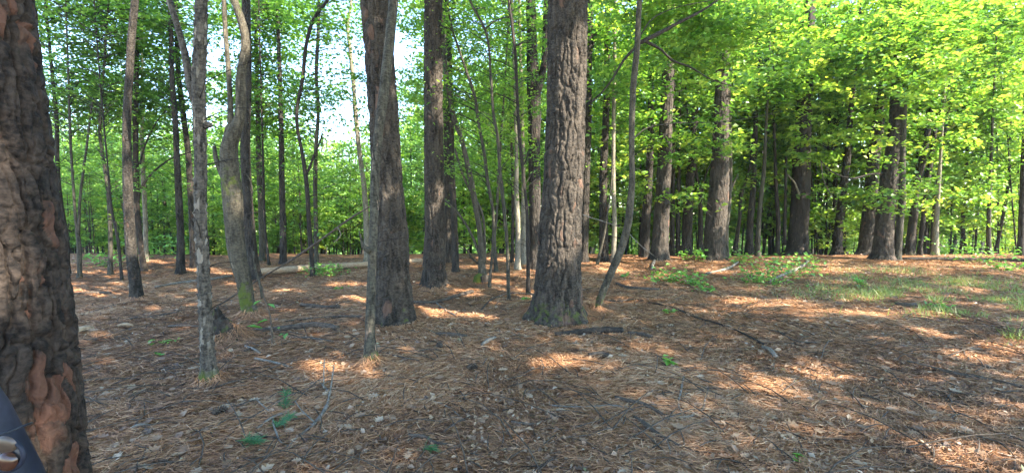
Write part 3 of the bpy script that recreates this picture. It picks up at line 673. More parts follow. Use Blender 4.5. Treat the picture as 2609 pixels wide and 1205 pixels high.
# mid-distance trunks: (name, cat, label, pts, material, options)
MID = [
 ('hardwood_tree', 'thin tree', 'dark thin tree nearest the huge left pine', [(172, 702, 18), (169, 603, 15), (157, 531, 14), (147, 430, 12), (144, 303, 12), (134, 202, 10), (124, 91, 8)], 'dark', 8, []),
 ('hardwood_tree', 'thin tree', 'thin forked tree second from the huge left pine', [(203, 710, 14), (201, 621, 12), (192, 549, 9), (187, 476, 8), (180, 368, 8), (176, 250, 6)], 'grey', 7, [[(200, 600, 9), (205, 495, 8), (212, 440, 8), (221, 372, 7), (235, 260, 5)]]),
 ('hardwood_tree', 'thin tree', 'thin tree with flecks of sun left of the slim reddish pine', [(281, 702, 14), (281, 585, 12), (277, 513, 11), (266, 422, 10), (255, 350, 9), (262, 220, 7), (270, 100, 6)], 'grey', 8, []),
 ('sapling', 'sapling', 'leaning dark sapling just left of the slim reddish pine foot', [(311, 716, 8), (302, 621, 8), (284, 530, 7), (275, 430, 5)], 'dark', 4.5, []),
 ('hardwood_tree', 'hardwood tree', 'dark curving tree right behind the slim reddish pine', [(368, 693, 18), (360, 640, 16), (351, 556, 17), (346, 430, 17), (349, 150, 11), (350, 60, 9)], 'dark', 9, [[(350, 520, 9), (358, 484, 8), (390, 440, 6), (430, 408, 5), (490, 386, 4)], [(349, 450, 7), (370, 370, 5), (400, 310, 4), (440, 263, 3)]]),
 ('pine_tree', 'pine tree', 'pine with mottled sunlit bark left of the shaggy tree', [(461, 698, 24), (460, 603, 20), (456, 513, 19), (452, 430, 17), (445, 283, 15), (440, 228, 13), (436, 100, 12)], 'pine_far', 12, []),
 ('pine_tree', 'pine tree', 'sun-striped pine peeking out from the left side of the shaggy tree', [(496, 684, 22), (492, 621, 19), (490, 567, 19), (485, 476, 17), (479, 386, 16), (466, 283, 15), (456, 202, 13), (450, 60, 12)], 'pine_far', 12, []),
 ('hardwood_tree', 'hardwood tree', 'greyish mottled trunk between the mossy tree and the straight red pine', [(668, 666, 19), (668, 639, 18), (666, 531, 16), (661, 440, 15), (658, 350, 13), (655, 200, 10)], 'grey', 11, []),
 ('sapling', 'sapling', 'very thin dark sapling beside the greyish mottled trunk', [(686, 677, 7), (679, 621, 7), (673, 531, 7), (671, 440, 6), (668, 330, 5)], 'dark', 6, []),
 ('pine_tree', 'pine tree', 'straight reddish pine behind the lit end of the fallen log', [(722, 674, 19), (721, 567, 17), (718, 458, 15), (717, 354, 13), (713, 202, 11), (708, 51, 9), (706, 0, 8)], 'pine_far', 12, []),
 ('hardwood_tree', 'slim tree', 'forked slim tree in front of the fallen log beside a fern mound', [(798, 707, 14), (794, 657, 12), (787, 567, 12), (782, 476, 11), (778, 440, 11), (769, 386, 10), (758, 329, 9), (756, 298, 9), (771, 202, 9), (783, 101, 9), (799, 51, 9), (816, 25, 8), (835, 0, 7)], 'dark', 8, [[(779, 445, 8), (790, 425, 7), (798, 400, 6), (812, 370, 5), (822, 340, 4)]]),
 ('hardwood_tree', 'slim tree', 'straight pale slim tree just right of the forked slim tree', [(807, 690, 13), (805, 567, 12), (803, 458, 11), (805, 379, 10), (811, 278, 9), (806, 202, 9), (811, 76, 8), (813, 0, 7)], 'grey', 10, []),
 ('hardwood_tree', 'hardwood tree', 'bluish slender tree forking against the open sky left of the big pine', [(936, 668, 18), (935, 632, 17), (933, 556, 15), (928, 480, 13), (915, 379, 12), (905, 278, 12), (900, 202, 11), (892, 126, 10), (886, 70, 9), (893, 20, 7), (898, -20, 6)], 'pale', 9, [[(887, 85, 7), (875, 45, 6), (862, 22, 5), (850, -10, 4)], [(905, 270, 3), (880, 240, 3), (860, 205, 2), (845, 195, 2)], [(899, 170, 3), (880, 110, 2), (855, 98, 2)]]),
 ('pine_tree', 'pine tree', 'dark upright pine hidden behind the right side of the medium pine', [(1143, 670, 19), (1141, 560, 19), (1140, 430, 18), (1138, 300, 17), (1136, 150, 15), (1135, 0, 13)], 'pine_far', 12, []),
 ('pine_tree', 'pine tree', 'slim reddish leaning pine just right of the medium pine', [(1161, 694, 19), (1159, 620, 17), (1156, 531, 16), (1150, 430, 17), (1147, 303, 19), (1145, 177, 15), (1142, 60, 11), (1138, 0, 10)], 'pine_far', 10, []),
 ('hardwood_tree', 'slim tree', 'leaning slim tree with a mossy foot and curved side shoots', [(1229, 711, 19), (1224, 603, 15), (1206, 494, 15), (1192, 422, 14), (1174, 350, 12), (1158, 303, 12), (1138, 202, 12), (1131, 126, 10), (1128, 40, 9)], 'mossy', 7, [[(1222, 650, 7), (1208, 612, 7), (1195, 585, 7), (1178, 558, 6), (1163, 538, 6), (1132, 509, 5)], [(1219, 672, 5), (1200, 655, 4), (1190, 637, 4), (1170, 630, 3)], [(1236, 670, 7), (1235, 639, 7), (1224, 531, 7), (1199, 487, 7), (1177, 440, 7), (1159, 379, 6)]]),
 ('sapling', 'sapling', 'whip-thin sapling rising in front of the leaning slim tree', [(1246, 736, 8), (1255, 632, 7), (1257, 549, 8), (1242, 458, 8), (1233, 386, 8), (1226, 350, 8), (1218, 303, 7), (1211, 253, 7), (1183, 167, 6), (1153, 76, 5), (1140, 20, 4)], 'grey', 6, []),
 ('sapling', 'sapling', 'pale slim sapling behind the whip-thin one', [(1264, 694, 10), (1260, 624, 8), (1266, 531, 7), (1272, 421, 7), (1280, 300, 5)], 'grey', 6, []),
 ('sapling', 'sapling', 'thin bending sapling nearest the centre gap with a grey stem', [(1296, 766, 9), (1293, 639, 9), (1286, 552, 9), (1278, 476, 9), (1271, 404, 8), (1268, 350, 8), (1259, 303, 7), (1251, 202, 7), (1236, 76, 6), (1201, 10, 5)], 'grey', 6, [[(1236, 76, 4), (1260, 55, 3), (1300, 42, 3)]]),
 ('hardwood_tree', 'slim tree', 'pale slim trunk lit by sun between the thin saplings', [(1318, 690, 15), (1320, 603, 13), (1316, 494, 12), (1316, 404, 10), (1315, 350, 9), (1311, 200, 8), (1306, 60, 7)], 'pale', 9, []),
 ('sapling', 'sapling', 'dark slim stem touching the left of the pale slim trunk', [(1304, 670, 9), (1306, 600, 8), (1307, 530, 8), (1305, 422, 7), (1302, 330, 6)], 'dark', 6, []),
 ('hardwood_tree', 'hardwood tree', 'pale green smooth trunk behind the saplings left of the forked trunk', [(1335, 676, 16), (1335, 600, 13), (1334, 530, 12), (1333, 420, 11), (1330, 300, 10)], 'pale', 10, []),
 ('sapling', 'sapling', 'tall dark sapling close in front of the forked trunk', [(1346, 750, 10), (1345, 639, 9), (1342, 530, 9), (1334, 458, 8), (1329, 400, 9), (1324, 354, 9), (1318, 250, 8), (1312, 126, 7), (1304, 60, 6), (1296, 0, 5)], 'dark', 7, [[(1334, 420, 4), (1342, 405, 4), (1346, 385, 3)]]),
 ('pine_tree', 'pine tree', 'dark pine with curled sunlit patches right of the half hidden pine', [(1538, 667, 24), (1538, 556, 22), (1537, 455, 20), (1542, 329, 18), (1546, 253, 17), (1547, 152, 15), (1548, 0, 12)], 'pine_far', 13, []),
 ('sapling', 'sapling', 'leaning mossy sapling crossing the foot of the dark pine with curled patches', [(1521, 676, 8), (1532, 630, 7), (1542, 583, 6), (1548, 540, 4)], 'mossy', 3.2, []),
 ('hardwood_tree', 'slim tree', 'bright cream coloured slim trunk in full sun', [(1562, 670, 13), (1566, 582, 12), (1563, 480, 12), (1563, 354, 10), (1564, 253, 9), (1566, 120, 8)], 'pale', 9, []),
 ('pine_tree', 'pine tree', 'pine with a lit foot left of the thick right-middle pine', [(1643, 657, 27), (1644, 588, 25), (1652, 481, 22), (1656, 405, 18), (1658, 278, 15), (1660, 150, 12)], 'pine_far', 12, []),
 ('pine_tree', 'pine tree', 'thick pine right of centre with its whole right edge in sun', [(1679, 667, 50), (1682, 620, 43), (1685, 561, 40), (1691, 455, 36), (1696, 329, 33), (1701, 228, 30), (1704, 101, 27), (1706, 0, 25)], 'pine', 15, []),
 ('hardwood_tree', 'thin tree', 'thin dark trunk touching the right of the sun-edged pine', [(1713, 640, 12), (1714, 481, 11), (1716, 330, 9)], 'dark', 9, []),
 ('hardwood_tree', 'thin tree', 'thin dark trunk second to the right of the sun-edged pine', [(1726, 634, 11), (1728, 534, 10), (1730, 400, 8)], 'dark', 9, []),
 ('pine_tree', 'pine tree', 'dark vine-draped pine midway between the sun-edged pine and the broad dark one', [(1749, 637, 27), (1752, 556, 26), (1759, 455, 22), (1767, 364, 20), (1772, 260, 17)], 'pine_far', 12, []),
 ('hardwood_tree', 'thin tree', 'small Y-forked dark tree left of the broad dark pine', [(1784, 630, 14), (1785, 560, 12), (1784, 508, 9), (1776, 454, 8), (1768, 400, 5)], 'dark', 7, [[(1784, 510, 7), (1792, 470, 6), (1800, 440, 5), (1815, 410, 4)]]),
 ('pine_tree', 'pine tree', 'broad dark pine under the low sunlit branches right of centre', [(1819, 664, 58), (1822, 588, 56), (1830, 506, 52), (1835, 405, 46), (1837, 324, 40), (1840, 200, 34)], 'pine', 14, []),
 ('hardwood_tree', 'slim tree', 'slim trunk with a bright sunlit length hugging the broad dark pine', [(1849, 658, 16), (1850, 588, 15), (1857, 508, 14), (1861, 430, 11), (1860, 354, 9)], 'grey', 9, [[(1858, 500, 7), (1868, 470, 6), (1880, 445, 4)]]),
 ('hardwood_tree', 'thin tree', 'thin crooked tree first right of the broad dark pine', [(1874, 632, 11), (1884, 561, 10), (1892, 481, 9), (1908, 440, 7), (1915, 380, 5)], 'dark', 7, []),
 ('pine_tree', 'pine tree', 'short-looking dark trunk rising behind low shrubs right of the broad dark pine', [(1909, 634, 18), (1911, 575, 18), (1919, 481, 16), (1922, 400, 13)], 'pine_far', 10, []),
 ('hardwood_tree', 'slim tree', 'grey slim tree leaning slightly right above the leafy shrub', [(1930, 654, 14), (1932, 588, 13), (1938, 508, 12), (1946, 440, 10), (1950, 360, 8)], 'grey', 8, []),
 ('hardwood_tree', 'slim tree', 'slim tree close to the left of the vine-wrapped trunk', [(1980, 650, 14), (1983, 593, 12), (1977, 469, 10), (1974, 380, 8)], 'dark', 8, [[(1999, 625, 9), (1999, 606, 10), (2001, 500, 8), (2003, 400, 7)]]),
 ('hardwood_tree', 'hardwood tree', 'broad vine-wrapped trunk in the right-hand thicket', [(2030, 648, 56), (2035, 593, 50), (2040, 483, 50), (2042, 405, 48), (2048, 300, 40)], 'dark', 11, [{'p': [(2056, 560, 6), (2046, 520, 7), (2034, 490, 6), (2024, 465, 5), (2006, 445, 4)], 'm': 'pale', 'dy': -.5}, {'p': [(2046, 640, 8), (2052, 590, 7), (2048, 560, 4)], 'm': 'grey', 'dy': -.4}]),
 ('pine_tree', 'pine tree', 'lone dark straight trunk in the bright gap left of the twin dark pines', [(2132, 645, 28), (2134, 620, 26), (2142, 538, 23), (2152, 455, 21), (2159, 400, 20), (2163, 344, 17), (2170, 260, 14)], 'pine_far', 12, []),
 ('pine_tree', 'pine tree', 'leaning left-hand one of the twin dark pines', [(2200, 650, 38), (2206, 620, 40), (2214, 551, 38), (2222, 455, 34), (2225, 400, 34), (2229, 379, 33), (2242, 278, 30), (2249, 243, 28), (2262, 120, 22)], 'pine', 13, []),
 ('pine_tree', 'pine tree', 'right and thicker of the twin dark pines, with a long low dead branch', [(2248, 662, 58), (2252, 610, 54), (2255, 565, 52), (2268, 455, 52), (2277, 400, 48), (2285, 329, 42), (2287, 243, 38), (2294, 120, 30)], 'pine', 14, [{'p': [(2262, 444, 7), (2216, 444, 6), (2175, 455, 6), (2139, 447, 5), (2109, 430, 4), (2090, 408, 3)], 'm': 'dark', 'dy': -.3}, {'p': [(2092, 412, 3), (2096, 450, 3), (2110, 485, 3), (2122, 503, 2)], 'm': 'grey', 'dy': 0}]),
 ('hardwood_tree', 'slim tree', 'smooth grey slim stem standing against the twin dark pines', [(2285, 664, 22), (2289, 620, 20), (2293, 565, 20), (2299, 496, 22), (2297, 455, 20), (2300, 380, 16)], 'grey', 9, []),
 ('hardwood_tree', 'hardwood tree', 'dark trunk with sun flecks just right of the smooth grey stem', [(2316, 648, 28), (2320, 610, 25), (2329, 538, 22), (2338, 455, 21), (2346, 430, 20), (2356, 379, 18), (2372, 280, 14)], 'dark', 10, []),
 ('hardwood_tree', 'slim tree', 'slim dark tree leaning right beyond the sun-flecked trunk', [(2343, 645, 14), (2354, 538, 13), (2365, 455, 14), (2378, 370, 13), (2388, 303, 13), (2406, 253, 11), (2430, 160, 8)], 'dark', 9, []),
 ('hardwood_tree', 'slim tree', 'outermost slim dark tree of the leaning right-hand cluster', [(2373, 640, 13), (2376, 593, 12), (2379, 538, 12), (2393, 441, 11), (2405, 360, 8)], 'dark', 8, []),
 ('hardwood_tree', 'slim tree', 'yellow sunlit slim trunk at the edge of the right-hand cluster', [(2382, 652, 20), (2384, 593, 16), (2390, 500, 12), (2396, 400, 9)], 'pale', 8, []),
 ('hardwood_tree', 'slim tree', 'pale sun-flecked thin trunk alone near the right edge', [(2519, 645, 15), (2519, 565, 12), (2522, 483, 10), (2526, 380, 8)], 'grey', 8, []),
 ('hardwood_tree', 'hardwood tree', 'dark trunk cut by the right edge of the view', [(2600, 650, 22), (2602, 590, 19), (2606, 480, 17)], 'dark', 9, []),
 ('hardwood_tree', 'slim tree', 'faint pale trunk far back just left of the shaggy tree', [(372, 668, 16), (370, 560, 13), (364, 430, 12), (362, 300, 10), (362, 180, 8)], 'pale', 11, []),
]
MIDP = []
for k, (nm, cat, lab, pts, mt, top, limbs) in enumerate(MID):
    wmax = pts[0][2]; big = wmax > 22
    dp = disp_pine(.085, .14, .034 if wmax > 30 else .02, seed=100 + k) if mt in ('pine', 'pine_far') else disp_furrow(.03, .12, .004, 100 + k, moss=.3, mosstop=.3, mossall=.10 if mt == 'mossy' else .03, lump=.12)
    r_, P, Rr, Yt = tree(nm, cat, lab, pts, mt, max(top, 8) if top > 3.5 else top, flare=1.15 if wmax > 9 else 1.05, nu=60 if wmax > 30 else (36 if big else 14), parts_per_m=26 if wmax > 30 else (20 if big else 9), disp=dp, limbs=limbs)
    MIDP.append((r_, P, Rr, Yt, pts))

# ---------------------------------------------------------------- foliage on the traced trees
def cover(px):   # how thickly leaves close the upper part of the view, by bearing
    return np.interp(px, [100, 330, 560, 700, 830, 860, 925, 960, 1100, 1300, 1500, 1650, 1800, 2600], [2.4, 2.3, 2.6, 2.4, 1.7, .3, .08, 1.6, 1.6, 1.2, 1.1, 1.05, 1.1, 1.1])
for k, (r_, P, Rr, Yt, pts) in enumerate(MIDP):
    px, wd = pts[-1][0], pts[0][2]
    cov = float(cover(px)); c = []
    spread = 100 * 13 / Yt
    if pts[-1][1] <= 0 or wd < 25:
        nn = int(26 * cov)
        c.append(iblob(px, 40, Yt + .6, spread * 1.1, 110, 1.5, nn))
        c.append(iblob(px, 230, Yt + .9, spread, 110, 1.3, int(22 * cov)))
    else:
        c.append(iblob(px, pts[-1][1] - 90, Yt, spread, 120, 1.6, int(34 * cov)))
    c.append(iblob(px, 430, max(Yt + 1.6, 17.5), spread, 120, 1.2, int(18)))
    if px < 1700: c.append(iblob(px + rng.uniform(-30, 30), 400 + rng.uniform(-70, 90), Yt + .8, spread * .9, 110, 1.0, 11))
    if px > 1650 and wd > 18:
        c.append(iblob(px + 20, 120, Yt - 2.6, spread * 1.2, 150, .9, 30))
        c.append(iblob(px + rng.uniform(-60, 60), 350, Yt - 1.5, spread, 80, .7, 4 if 2130 < px < 2420 else 14))
        c.append(iblob(px + rng.uniform(-90, 90), 500, Yt - 1.0, spread * .8, 40, .5, 4))
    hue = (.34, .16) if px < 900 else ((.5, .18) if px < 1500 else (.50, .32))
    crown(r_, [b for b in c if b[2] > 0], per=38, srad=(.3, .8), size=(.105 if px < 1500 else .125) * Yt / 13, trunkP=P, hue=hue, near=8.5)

# ---------------------------------------------------------------- young understory trees (one built, then copied)
def under_variant(k, h, rad, hue):
    root = empty('understory_tree', (0, 0, 0), 'leafy young hardwood with a thin stem in the green understory beyond the trunks', 'young tree', 'young leafy trees of the understory')
    n = 7; P = np.stack([np.cumsum(rng.normal(0, .10, n)), np.cumsum(rng.normal(0, .10, n)), np.linspace(-.2, h * .96, n)], 1)
    add_tube('trunk', P, np.linspace(.045, .012, n) * (h / 6), M['dark' if k % 2 else 'grey'], root, 7, 24, None)
    for q in range(3 if h > 3 else 1):
        ox, oy = rng.uniform(-1.3, 1.3, 2); lx, ly = rng.normal(0, .5, 2)
        add_tube('stem', np.array([[ox, oy, -.25], [ox + lx * .3, oy + ly * .3, h * .3], [ox + lx * .5, oy + ly * .6, h * .6], [ox + lx, oy + ly, h * .9]]), np.array([.032, .026, .018, .008]) * rng.uniform(.6, 1.3), M['dark'], root, 6, 18, None)
    ns = int(19 * h)
    z = rng.uniform(.10, 1.0, ns) * h; rr = rad * (0.35 + .75 * np.sin(np.clip(z / h, 0, 1) * math.pi) ** .7) * np.sqrt(rng.random(ns)); a = rng.uniform(0, 2 * math.pi, ns)
    cs = np.stack([rr * np.cos(a), rr * np.sin(a), z], 1)
    pts = spray_points(cs, rng.uniform(.25, .62, ns), 46)
    hs = np.clip(np.repeat(rng.normal(hue, .13, ns), 46) + rng.normal(0, .12, len(pts)), 0, 1)
    V, f, hh = leaf_geo(pts, .12, flat=.55, hue=hs)
    link('crown', np_mesh('crown', V, [f], M['leaf'], {'hue': ('FACE', hh)}), root)
    zz = np.clip(z - .3 * rr, .3, h * .95); A = np.stack([np.interp(zz, P[:, 2], P[:, 0]), np.interp(zz, P[:, 2], P[:, 1]), zz], 1)
    V, fs, _ = twigs(A, cs, .010, .003); link('twigs', np_mesh('twigs', V, fs, M['dark']), root)
    return root
protos = [under_variant(0, 5.5, 1.7, .40), under_variant(1, 7.5, 2.0, .50), under_variant(2, 3.6, 1.4, .68), under_variant(3, 6.5, 1.9, .6), under_variant(4, 2.0, 1.0, .72)]  # the two low variants get a lighter leaf hue to look sunlit
def copy_tree(o):
    c = o.copy(); COL.objects.link(c)
    for ch in o.children:
        d = ch.copy(); COL.objects.link(d); d.parent = c; d.location = ch.location
    return c
used = set(); LABN = {}
spots = []
for px in np.linspace(105, 2600, 46):                      # front row, just past the trunks
    Yd = rng.uniform(18, 21.5); spots.append((px + rng.uniform(-22, 22), Yd, 0))
for px in np.linspace(90, 2640, 40):
    Yd = rng.uniform(22, 26.5); spots.append((px + rng.uniform(-30, 30), Yd, 1))
for px in np.linspace(100, 2630, 44):                      # low growth that closes the view between the trunks
    spots.append((px + rng.uniform(-25, 25), rng.uniform(17.5, 27) if px < 1450 or rng.random() < .5 else rng.uniform(24, 31), 2))
for px, Yd, row in spots:
    topy = np.interp(px, [100, 330, 560, 700, 830, 930, 960, 1100, 1300, 1500, 1650, 1800, 2600], [270, 300, 290, 310, 350, 390, 300, 200, 130, 80, 20, -40, -40]) + (rng.uniform(-10, 110) if row == 0 or rng.random() < .5 else rng.uniform(-150, 0) * (0 if 800 < px < 960 else 1))
    dist = Yd * math.hypot(1, (px - W / 2) / F)
    hgt = (542 - topy) / F * Yd + 1.5 + float(-H(at(px, 600, Yd)[0], Yd))
    low = row == 2 or (row == 0 and rng.random() < .3)
    if low: hgt = min(hgt, rng.uniform(1.8, 4.2))
    rt = px > 1500
    if row == 1 and px > 1450 and rng.random() < .45: continue

    cand = [4, 2] if hgt < 3.4 else ([3, 3, 1] if rt else [0, 0, 1])
    v = int(rng.choice(cand)); src = protos[v]; hv = [5.5, 7.5, 3.6, 6.5, 2.0][v]
    o = src if v not in used else copy_tree(src); used.add(v)
    p = at(px, 600, Yd); s = float(np.clip(hgt / hv, .5, 1.9))
    near_lab = min(MID, key=lambda m_: abs(m_[3][0][0] - px) + 6 * LABN.get(m_[2], 0))[2]; LABN[near_lab] = LABN.get(near_lab, 0) + 1
    short = near_lab.split(' of ')[0].split(' in ')[0].split(' with ')[0].split(' just ')[0].split(' behind ')[0]
    o['label'] = ' '.join((('waist-high bushy' if low else 'tall leafy' if hgt > 8 else 'medium leafy') + (' young tree close behind the ' if row == 0 else ' young tree deep behind the ' if row == 1 else ' growth among the bushes beyond the ') + short).split()[:16])
    o.location = (p[0], Yd, float(H(p[0], Yd)) - .05); o.rotation_euler = (0, 0, rng.uniform(0, 6.28)); o.scale = (min(s, 1.25), min(s, 1.25), s)
for v, o in enumerate(protos):
    if v not in used: o.location = (at(1200, 600, 22)[0], 22, float(H(0, 22)))

# ---------------------------------------------------------------- far woods (reads as one mass)
nc = 190; cpx = rng.uniform(-250, 2850, nc); cY = rng.uniform(44, 84, nc)
ctop = np.interp(cpx, [100, 330, 560, 700, 830, 940, 960, 1100, 1300, 1500, 1650, 1800, 2600], [290, 320, 310, 330, 350, 370, 340, 230, 160, 110, 30, -30, -30]) + rng.uniform(-60, 150, nc)
cX = (cpx - W / 2) / F * cY; cg = H(cX, cY); czt = 1.5 + (542 - ctop) / F * cY
cr = rng.uniform(2.6, 5.5, nc); ch = (czt - cg) * .5; chue = rng.normal(.5, .2, nc)
per_ = 30; ns = nc * per_
cs = np.vstack([ell(((cX[q], cY[q], czt[q] - ch[q]), (cr[q], cr[q], ch[q])), per_) for q in range(nc)]); shue = np.repeat(chue, per_)
fx_ = rng.uniform(-250, 2850, 1300); fY_ = rng.uniform(42, 60, 1300); fX_ = (fx_ - W / 2) / F * fY_          # shrub layer below the crowns
cs = np.vstack([cs, np.stack([fX_, fY_, H(fX_, fY_) + rng.uniform(0, 5.5, 1300)], 1)]); shue = np.r_[shue, rng.normal(.45, .2, 1300)]; ns = len(cs); px = cs[:, 0] / cs[:, 1] * F + W / 2
pts = spray_points(cs, rng.uniform(1.2, 2.8, ns), 60, thick=.3)
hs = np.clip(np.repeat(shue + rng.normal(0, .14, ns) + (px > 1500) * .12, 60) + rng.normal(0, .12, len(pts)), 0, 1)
V, f, hh = leaf_geo(pts, rng.uniform(.25, .55, len(pts)), flat=.6, hue=hs)
nt_ = 300; tx = rng.uniform(-200, 2800, nt_); tY = rng.uniform(34, 66, nt_); tX = (tx - W / 2) / F * tY; tg = H(tX, tY)
TA = np.stack([tX, tY, tg - .2], 1); TB = TA + np.stack([rng.normal(0, .5, nt_), rng.normal(0, .5, nt_), np.maximum(3, (1.5 + (542 - np.interp(tx, [0, 800, 950, 1200, 1700, 2600], [330, 340, 400, 260, 0, 0])) / F * tY) - tg)], 1)
TV, TF, _ = twigs(TA, TB, rng.uniform(.07, .24, nt_)[:, None] if False else .15, .06)
Vall = np.vstack([V, TV]); faces = [f, TF[0] + len(V)]
tag(link('far_woods', np_mesh('far_woods', Vall, faces, [M['leaf_far'], M['dark']], {'hue': ('FACE', np.r_[hh, np.zeros(len(TF[0]))])}, mat_idx=np.r_[np.zeros(len(f)), np.ones(len(TF[0]))])),
    'bright green mass of woods filling the distance behind the trunks', 'woods', kind='stuff')

# ---------------------------------------------------------------- unseen canopy leaves added sunward to shade the floor; gaps cut for sun patches
n = 14500
gx = rng.uniform(-16, 20, n); gy = rng.uniform(-3, 15.5, n)
dens = np.where(gy > 11, .5, 1.0) * np.interp(gx, [-1, 3, 7], [1.0, .72, .5]) * np.clip(1.02 + .5 * noise(gx * .55, gy * .8, 0, 55), 0, 1)
k = rng.random(n) < dens; gx, gy = gx[k], gy[k]; zz = rng.uniform(9.5, 14.5, len(gx)) + np.maximum(0, gy - 8) * .4
cs = np.stack([gx, gy, 0 * gx], 1) + SUNV[None] * (zz / SUNV[2])[:, None]
pts = spray_points(cs, rng.uniform(.3, .65, len(cs)), 22, thick=.35)
keep = gap_keep(pts) & (pts[:, 2] > 1.5 + .52 * np.maximum(pts[:, 1], 0) + .5)
pts = pts[keep]
V, f, hh = leaf_geo(pts, .20, flat=.7, hue=np.clip(rng.normal(.4, .15, len(pts)), 0, 1))
tag(link('added_shade_canopy', np_mesh('added_shade_canopy', V, [f], M['leaf'], {'hue': ('FACE', hh)})), 'unseen canopy leaves added overhead and to the right to shade the floor', 'canopy', kind='stuff')

# ================================================================ SHRUBS, SAPLINGS, GRASS
def plant(name, cat, label, px, py, h, spread, n, size, mat_='leaf_near', stems=5, hue=(.5, .25), Y=None, group=None):
    b = gp(px, py)
    root = empty(name, b, label, cat, group)
    A = np.repeat(b[None], stems, 0) + np.stack([rng.normal(0, spread * .25, stems), rng.normal(0, spread * .25, stems), np.zeros(stems) - .02], 1)
    B = A + np.stack([rng.normal(0, spread * .5, stems), rng.normal(0, spread * .4, stems), h * rng.uniform(.55, 1, stems)], 1)
    V, fs, _ = twigs(A, B, .006, .002); link('stem', np_mesh('stem', V, fs, M['stick']), root)
    s = rng.integers(0, stems, n); t = rng.random(n) ** .6
    P = A[s] + (B[s] - A[s]) * t[:, None] + rng.normal(0, 1, (n, 3)) * [spread * .28, spread * .28, h * .07]
    P[:, 2] = np.maximum(P[:, 2], b[2] + .03)
    V, f, hh = leaf_geo(P, size, flat=.35, droop=.35, wid=.26, hue=np.clip(rng.normal(*hue, n), 0, 1))
    link('leaves', np_mesh('leaves', V, [f], M[mat_], {'hue': ('FACE', hh)}), root)
    return root
PL = [
 ('shrub', 'shrub', 'spreading bright green shrub in front of the sun-edged pine', 1690, 718, .45, .55, 260, .11, 9),
 ('shrub', 'shrub', 'small bright clump right of the spreading shrub', 1772, 728, .34, .28, 90, .10, 5),
 ('shrub', 'shrub', 'lowest green clump lying nearest the camera beside the spreading shrub', 1800, 742, .22, .26, 70, .10, 5),
 ('seedling', 'seedling', 'little green sprig between the curved leaning tree and the spreading shrub', 1594, 708, .2, .16, 34, .09, 3),
 ('sapling', 'sapling', 'upright sapling with large bright leaves in front of the broad dark pine', 1784, 668, .75, .30, 60, .16, 4),
 ('shrub', 'shrub', 'knee-high leafy shrub just left of the large-leaved sapling', 1742, 664, .5, .35, 90, .12, 5),
 ('shrub', 'shrub', 'green shrub at the foot of the broad dark pine, right side', 1872, 672, .5, .5, 150, .12, 6),
 ('shrub', 'shrub', 'largest dense shrub reaching out over fallen branches on the right', 1958, 728, .85, .62, 420, .10, 14),
 ('shrub', 'shrub', 'arching shrub with pointed leaves right of the largest dense shrub', 2040, 700, .72, .55, 170, .12, 8),
 ('shrub', 'shrub', 'low bluish green tangle left of the largest dense shrub', 1925, 722, .35, .45, 170, .08, 9),
 ('fern_mound', 'fern mound', 'feathery green mound by the fallen log and forked slim tree', 835, 702, .42, .55, 520, .08, 14),
 ('seedling', 'seedling', 'tiny bright tuft on the open floor left of the big pine', 862, 738, .1, .16, 26, .07, 3),
 ('seedling', 'seedling', 'small green seedling with rosette leaves on the open straw right of centre', 1708, 930, .12, .08, 16, .09, 2),
 ('seedling', 'seedling', 'pale fern-like sprig on the left floor near the huge pine', 402, 882, .12, .14, 34, .05, 3),
 ('seedling', 'seedling', 'tiny bright seedling nearest the huge left pine', 393, 910, .05, .05, 12, .05, 2),
 ('seedling', 'seedling', 'little leaves tucked against the foot of the thickest pine', 1334, 766, .08, .12, 24, .06, 2),
 ('seedling', 'seedling', 'green leaves crossing the long dead branch right of centre', 1722, 798, .12, .14, 16, .10, 2),
 ('seedling', 'seedling', 'dark green leaf cluster at the bottom right corner of the floor', 2026, 1178, .05, .06, 12, .07, 2),
 ('weed', 'weed', 'tall yellow-green weed standing in the sparse grass', 2190, 735, .38, .14, 60, .10, 5),
 ('weed', 'weed', 'small sunlit weed at the front edge of the grass patch', 2400, 790, .2, .16, 50, .08, 4),
 ('shrub', 'shrub', 'low leafy plant beyond the bank at the far right', 2560, 690, .4, .45, 120, .12, 6),
 ('shrub', 'shrub', 'yellowish leafy bush lit by sun behind the slim reddish pine', 415, 660, 1.3, .9, 340, .13, 8),
 ('shrub', 'shrub', 'low green bush at the back of the left floor', 268, 680, .6, .7, 200, .12, 6),
 ('shrub', 'shrub', 'leafy bush at the foot of the lone trunk near the right edge', 2470, 668, .9, .8, 260, .13, 8),
]
for (nm, cat, lab, px, py, h, s, n, sz, st) in PL: plant(nm, cat, lab, px, py, h * .8, s, int(n * .75), sz * .9, stems=st, hue=(.6, .25))
# the leafy sapling stem in the left foreground, with a few big leaves
b = gp(694, 884); Ys = b[1]
root = empty('sapling', b, 'grey leafless-stemmed sapling with a few big green leaves on the left floor', 'sapling')
P_ = np.array([b - [0, 0, .05]] + [at(x_, y_, Ys) for x_, y_ in ((693, 850), (690, 815), (684, 785), (672, 755), (668, 730))])
add_tube('stem', P_, np.array([.014, .011, .009, .008, .006, .004]), M['stick'], root, 8, 24, disp_furrow(.02, .05, .002, 3))
LP = np.array([at(650, 832, Ys), at(668, 818, Ys), at(710, 835, Ys), at(716, 852, Ys), at(728, 855, Ys), at(690, 778, Ys), at(655, 770, Ys)])
V, f, hh = leaf_geo(LP, np.array([.16, .16, .1, .11, .1, .11, .09]), flat=.5, droop=.3, wid=.25, hue=np.array([.4, .3, .7, .6, .4, .5, .6]))
link('leaves', np_mesh('leaves', V, [f], M['leaf_near'], {'hue': ('FACE', hh)}), root)
